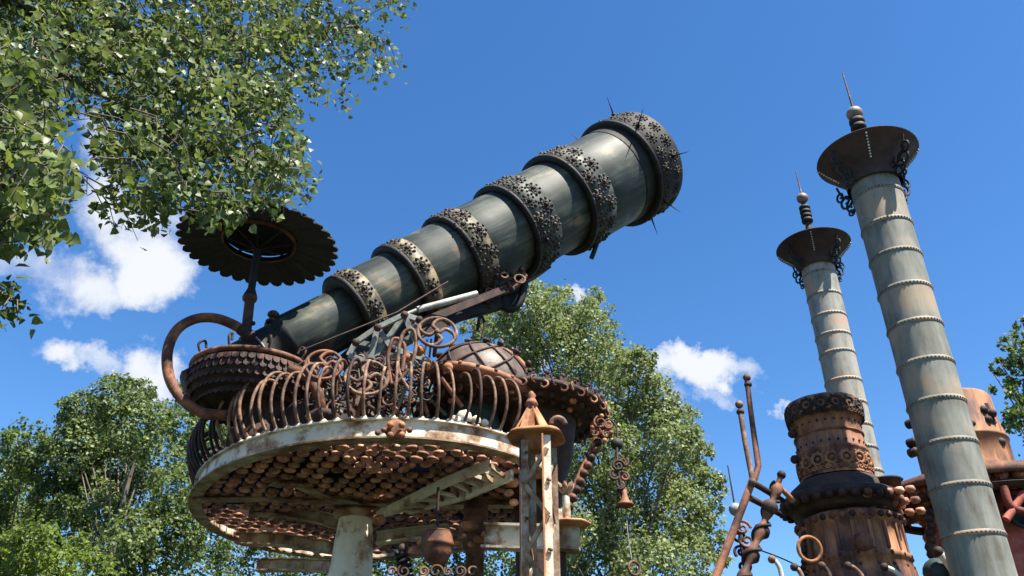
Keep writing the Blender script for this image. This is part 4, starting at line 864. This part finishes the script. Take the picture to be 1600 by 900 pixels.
far_tree('cottonwood_tree', 'tall green cottonwood left of the platform, crown reaching below the loop pipe',
    [(175, 625, 32), (215, 620, 28), (130, 650, 32), (105, 640, 20), (160, 670, 45), (210, 670, 42), (250, 655, 26), (120, 700, 42), (180, 730, 50), (240, 720, 42), (145, 770, 45), (215, 790, 48), (270, 770, 38), (130, 740, 36), (185, 850, 48), (250, 850, 45), (120, 840, 30), (215, 900, 45), (290, 830, 36), (150, 800, 40), (190, 600, 16)],
    24, [m_leafB, m_leafB, m_leafD, m_leafP], .11, 34, 175, .3)
far_tree('cottonwood_tree', 'smaller green cottonwood at the left edge of the photograph',
    [(40, 700, 34), (25, 735, 36), (70, 730, 34), (40, 780, 42), (85, 775, 30), (15, 820, 42), (65, 820, 34), (100, 800, 22), (20, 870, 42), (-30, 760, 50), (-40, 840, 60)],
    26, [m_leafB, m_leafD, m_leafB], .11, 34, 20, .28)
far_tree('cottonwood_tree', 'green cottonwood directly behind the white column and platform floor',
    [(300, 620, 26), (330, 650, 38), (290, 670, 30), (380, 670, 42), (330, 710, 42), (440, 690, 42), (300, 760, 40), (340, 830, 45), (320, 890, 45), (400, 880, 42), (470, 880, 45), (540, 900, 40), (620, 880, 36), (500, 700, 40), (560, 690, 40), (620, 660, 40), (690, 640, 40), (620, 740, 45), (700, 720, 45), (780, 700, 45), (720, 810, 40), (800, 800, 45), (690, 890, 40), (770, 880, 45), (830, 880, 36), (600, 820, 30), (640, 600, 26), (560, 640, 26), (820, 640, 30)],
    27, [m_leafB, m_leafD, m_leafB], .12, 26, 640, .3)
far_tree('young_tree', 'bright yellow green young tree low in the bottom left corner',
    [(60, 850, 34), (100, 870, 34), (30, 880, 34), (140, 890, 30), (75, 905, 34), (120, 850, 20), (20, 850, 22), (170, 905, 22)],
    17, [m_leafY, m_leafY, m_leafB], .085, 30, 80, .16, .8)
far_tree('cottonwood_tree', 'dark green tree peeking in at the right edge of the photograph',
    [(1600, 510, 16), (1590, 545, 24), (1565, 570, 20), (1605, 590, 34), (1560, 595, 16), (1590, 630, 24), (1600, 665, 26), (1582, 650, 14), (1575, 535, 12), (1640, 560, 50), (1650, 650, 60), (1720, 600, 70), (1700, 720, 80)],
    20, [m_leafD, m_leafB], .13, 18, 1740, .35)
# foreground cottonwood hanging in from the upper left
ft = thing('overhanging_cottonwood', 'near cottonwood whose glossy leafy branches hang in from the upper left', 'tree', V((-6.6, 3.4, 0)))
trk = bez([V((-6.6, 3.4, 0)), V((-6.5, 3.5, 2.5)), V((-6.3, 3.8, 5.5)), V((-6.0, 4.4, 8.5)), V((-5.6, 5, 11))], 6)
MB().tube(trk, [.34-.008*i for i in range(len(trk))], 14).build('trunk', m_bark, ft)
region = [  # (u, v, r_px, distance, weight): leafy tufts carried by the limbs
 (-60, 40, 80, 5.6, 1), (40, 30, 75, 5.6, 1), (130, 20, 70, 6, 1), (210, 30, 75, 6.2, 1), (300, 10, 70, 6.4, 1), (380, 20, 65, 6.8, 1), (450, 10, 55, 7.2, 1), (520, 5, 45, 7.6, .9), (570, -10, 40, 7.8, .8), (610, 5, 26, 8, .7), (640, 15, 14, 8, .6),
 (-40, 130, 80, 5.0, 1), (50, 120, 75, 5.2, 1), (40, 200, 60, 5.0, 1), (190, 110, 70, 6.0, 1), (270, 90, 65, 6.2, 1), (345, 85, 60, 6.4, 1), (420, 80, 55, 6.8, 1), (480, 75, 48, 7.2, 1), (540, 70, 40, 7.6, .9), (580, 95, 30, 7.8, .8), (620, 98, 18, 7.8, .7), (590, 60, 20, 7.9, .5), (510, 120, 32, 7.4, .9), (540, 148, 12, 7.4, .4),
 (230, 180, 62, 6.0, 1), (300, 165, 58, 6.2, 1), (370, 155, 55, 6.2, 1), (430, 150, 46, 6.4, 1), (470, 195, 26, 6.2, .9), (200, 240, 50, 5.8, 1), (270, 240, 52, 5.9, 1), (340, 230, 52, 6.0, 1), (400, 220, 46, 6.1, 1), (450, 255, 34, 6.2, .8), (490, 285, 22, 6.3, .7), (430, 290, 32, 6.2, .8), (370, 290, 38, 5.9, .9), (310, 300, 36, 5.8, .9), (240, 300, 34, 5.8, .9), (200, 320, 22, 5.7, .8), (265, 335, 14, 5.8, .6), (345, 325, 18, 5.6, .5), (330, 345, 14, 5.5, .3), (365, 340, 12, 5.5, .3),
 (-20, 230, 70, 4.6, 1), (40, 260, 56, 4.8, 1), (15, 310, 50, 4.9, 1), (60, 330, 36, 5.0, .9), (75, 365, 18, 5.0, .7), (100, 300, 26, 4.6, .6), (20, 360, 26, 4.8, .7), (90, 270, 30, 4.6, .8), (110, 210, 24, 5.4, .35), (125, 60, 50, 6.4, .8), (130, 120, 30, 6.4, .5), (170, 300, 18, 5.8, .6), (180, 340, 12, 5.8, .4), (225, 340, 14, 5.8, .4), (30, 470, 12, 5.6, .5), (5, 450, 16, 5.6, .5), (5, 475, 12, 5.6, .6), (-40, 440, 30, 5.6, .8), (-60, 340, 60, 5, 1),
 (-80, -60, 110, 5.6, .8), (60, -70, 100, 6, .8), (200, -70, 95, 6.4, .8), (340, -70, 90, 6.8, .8), (470, -60, 75, 7.4, .8), (-170, 100, 100, 5, .8), (-170, 280, 100, 4.8, .8)]
limbs = [bez([trk[18], P(40, -60, 5.2), P(220, 60, 6.1), P(380, 60, 6.8), P(560, 40, 7.7)], 8), bez([trk[14], P(-80, 160, 4.9), P(60, 230, 4.9), P(95, 300, 4.8)], 8),
         bez([trk[16], P(-60, 60, 5.3), P(150, 140, 5.9), P(290, 220, 6.0), P(440, 270, 6.2)], 8), bez([trk[12], P(-150, 360, 5.2), P(-50, 430, 5.5), P(20, 470, 5.6)], 8), bez([trk[17], P(60, 20, 5.6), P(200, 120, 6), P(350, 150, 6.2), P(450, 150, 6.5)], 8)]
for lm in limbs:
    n_ = len(lm); MB().tube(lm, [.075*(1-i/n_)+.012 for i in range(n_)], 8).build('limb', m_bark, ft)
lpts = [p for lm in limbs for p in lm[4:]]
pos = []; nr = []; sz = []; tw_ = MB()
for (u, v, r, Yq, wt) in region:
    dd = proj(P(u, v, Yq))[2]; rm = r*dd/F; nt_ = max(2, int(wt*r*r/68))
    for k in range(nt_):
        a = random.random()*2*PI; q = math.sqrt(random.random())*r
        yy = Yq+random.uniform(-.9, .9)*min(1, r/40)
        c = P(u+math.cos(a)*q, v+math.sin(a)*q, yy); lp_ = min(lpts, key=lambda p: (p-c).length)
        if (lp_-c).length > .5: lp_ = c+(lp_-c).normalized()*.2+V((random.gauss(0, .12), random.gauss(0, .12), .12))
        tip = c+V((random.gauss(0, .05), random.gauss(0, .05), -random.uniform(.03, .16)))
        tw_.tube([lp_, (lp_+c)/2+UP*.04, tip], [.007, .005, .002], 4, caps=False)
        nl = random.randint(9, 15); L = .26
        for j in range(nl):
            f = random.random(); pz0 = lp_.lerp(tip, 1-f*min(1, L/max((lp_-tip).length, .01)))
            o_ = V((random.gauss(0, .055), random.gauss(0, .055), random.gauss(-.02, .05)))
            pos.append(pz0+o_); nn_ = V((random.gauss(.25, .7), random.gauss(-.3, .7), random.gauss(.35, .65))); nr.append(nn_); sz.append(random.choice([.045, .055, .06, .07, .08]))
stuff(tw_.build('twig', m_bark, ft))
pos = np.array([tuple(p) for p in pos]); nr = np.array([tuple(p) for p in nr]); sz = np.array(sz)
pr = np.array([proj(p) for p in pos]); vis = (pr[:, 0] > 0) & (pr[:, 0] < 1600) & (pr[:, 1] > 0) & (pr[:, 1] < 900)
big = np.argsort(-(sz/pr[:, 2])*vis)[:290]; mask = np.zeros(len(pos), bool); mask[big] = True
leaf_mesh('foliage', pos[~mask], nr[~mask], sz[~mask], [m_leafF, m_leafF, m_leafB, m_leafD], ft, detail=True)
for i in big: 
    o = leaf_mesh('leaf', pos[i:i+1], nr[i:i+1], sz[i:i+1]*1.25, [random.choice([m_leafF, m_leafF, m_leafB])], ft, kind=None, detail=True)
print('LEAVES', len(pos), 'pads', len(pads))
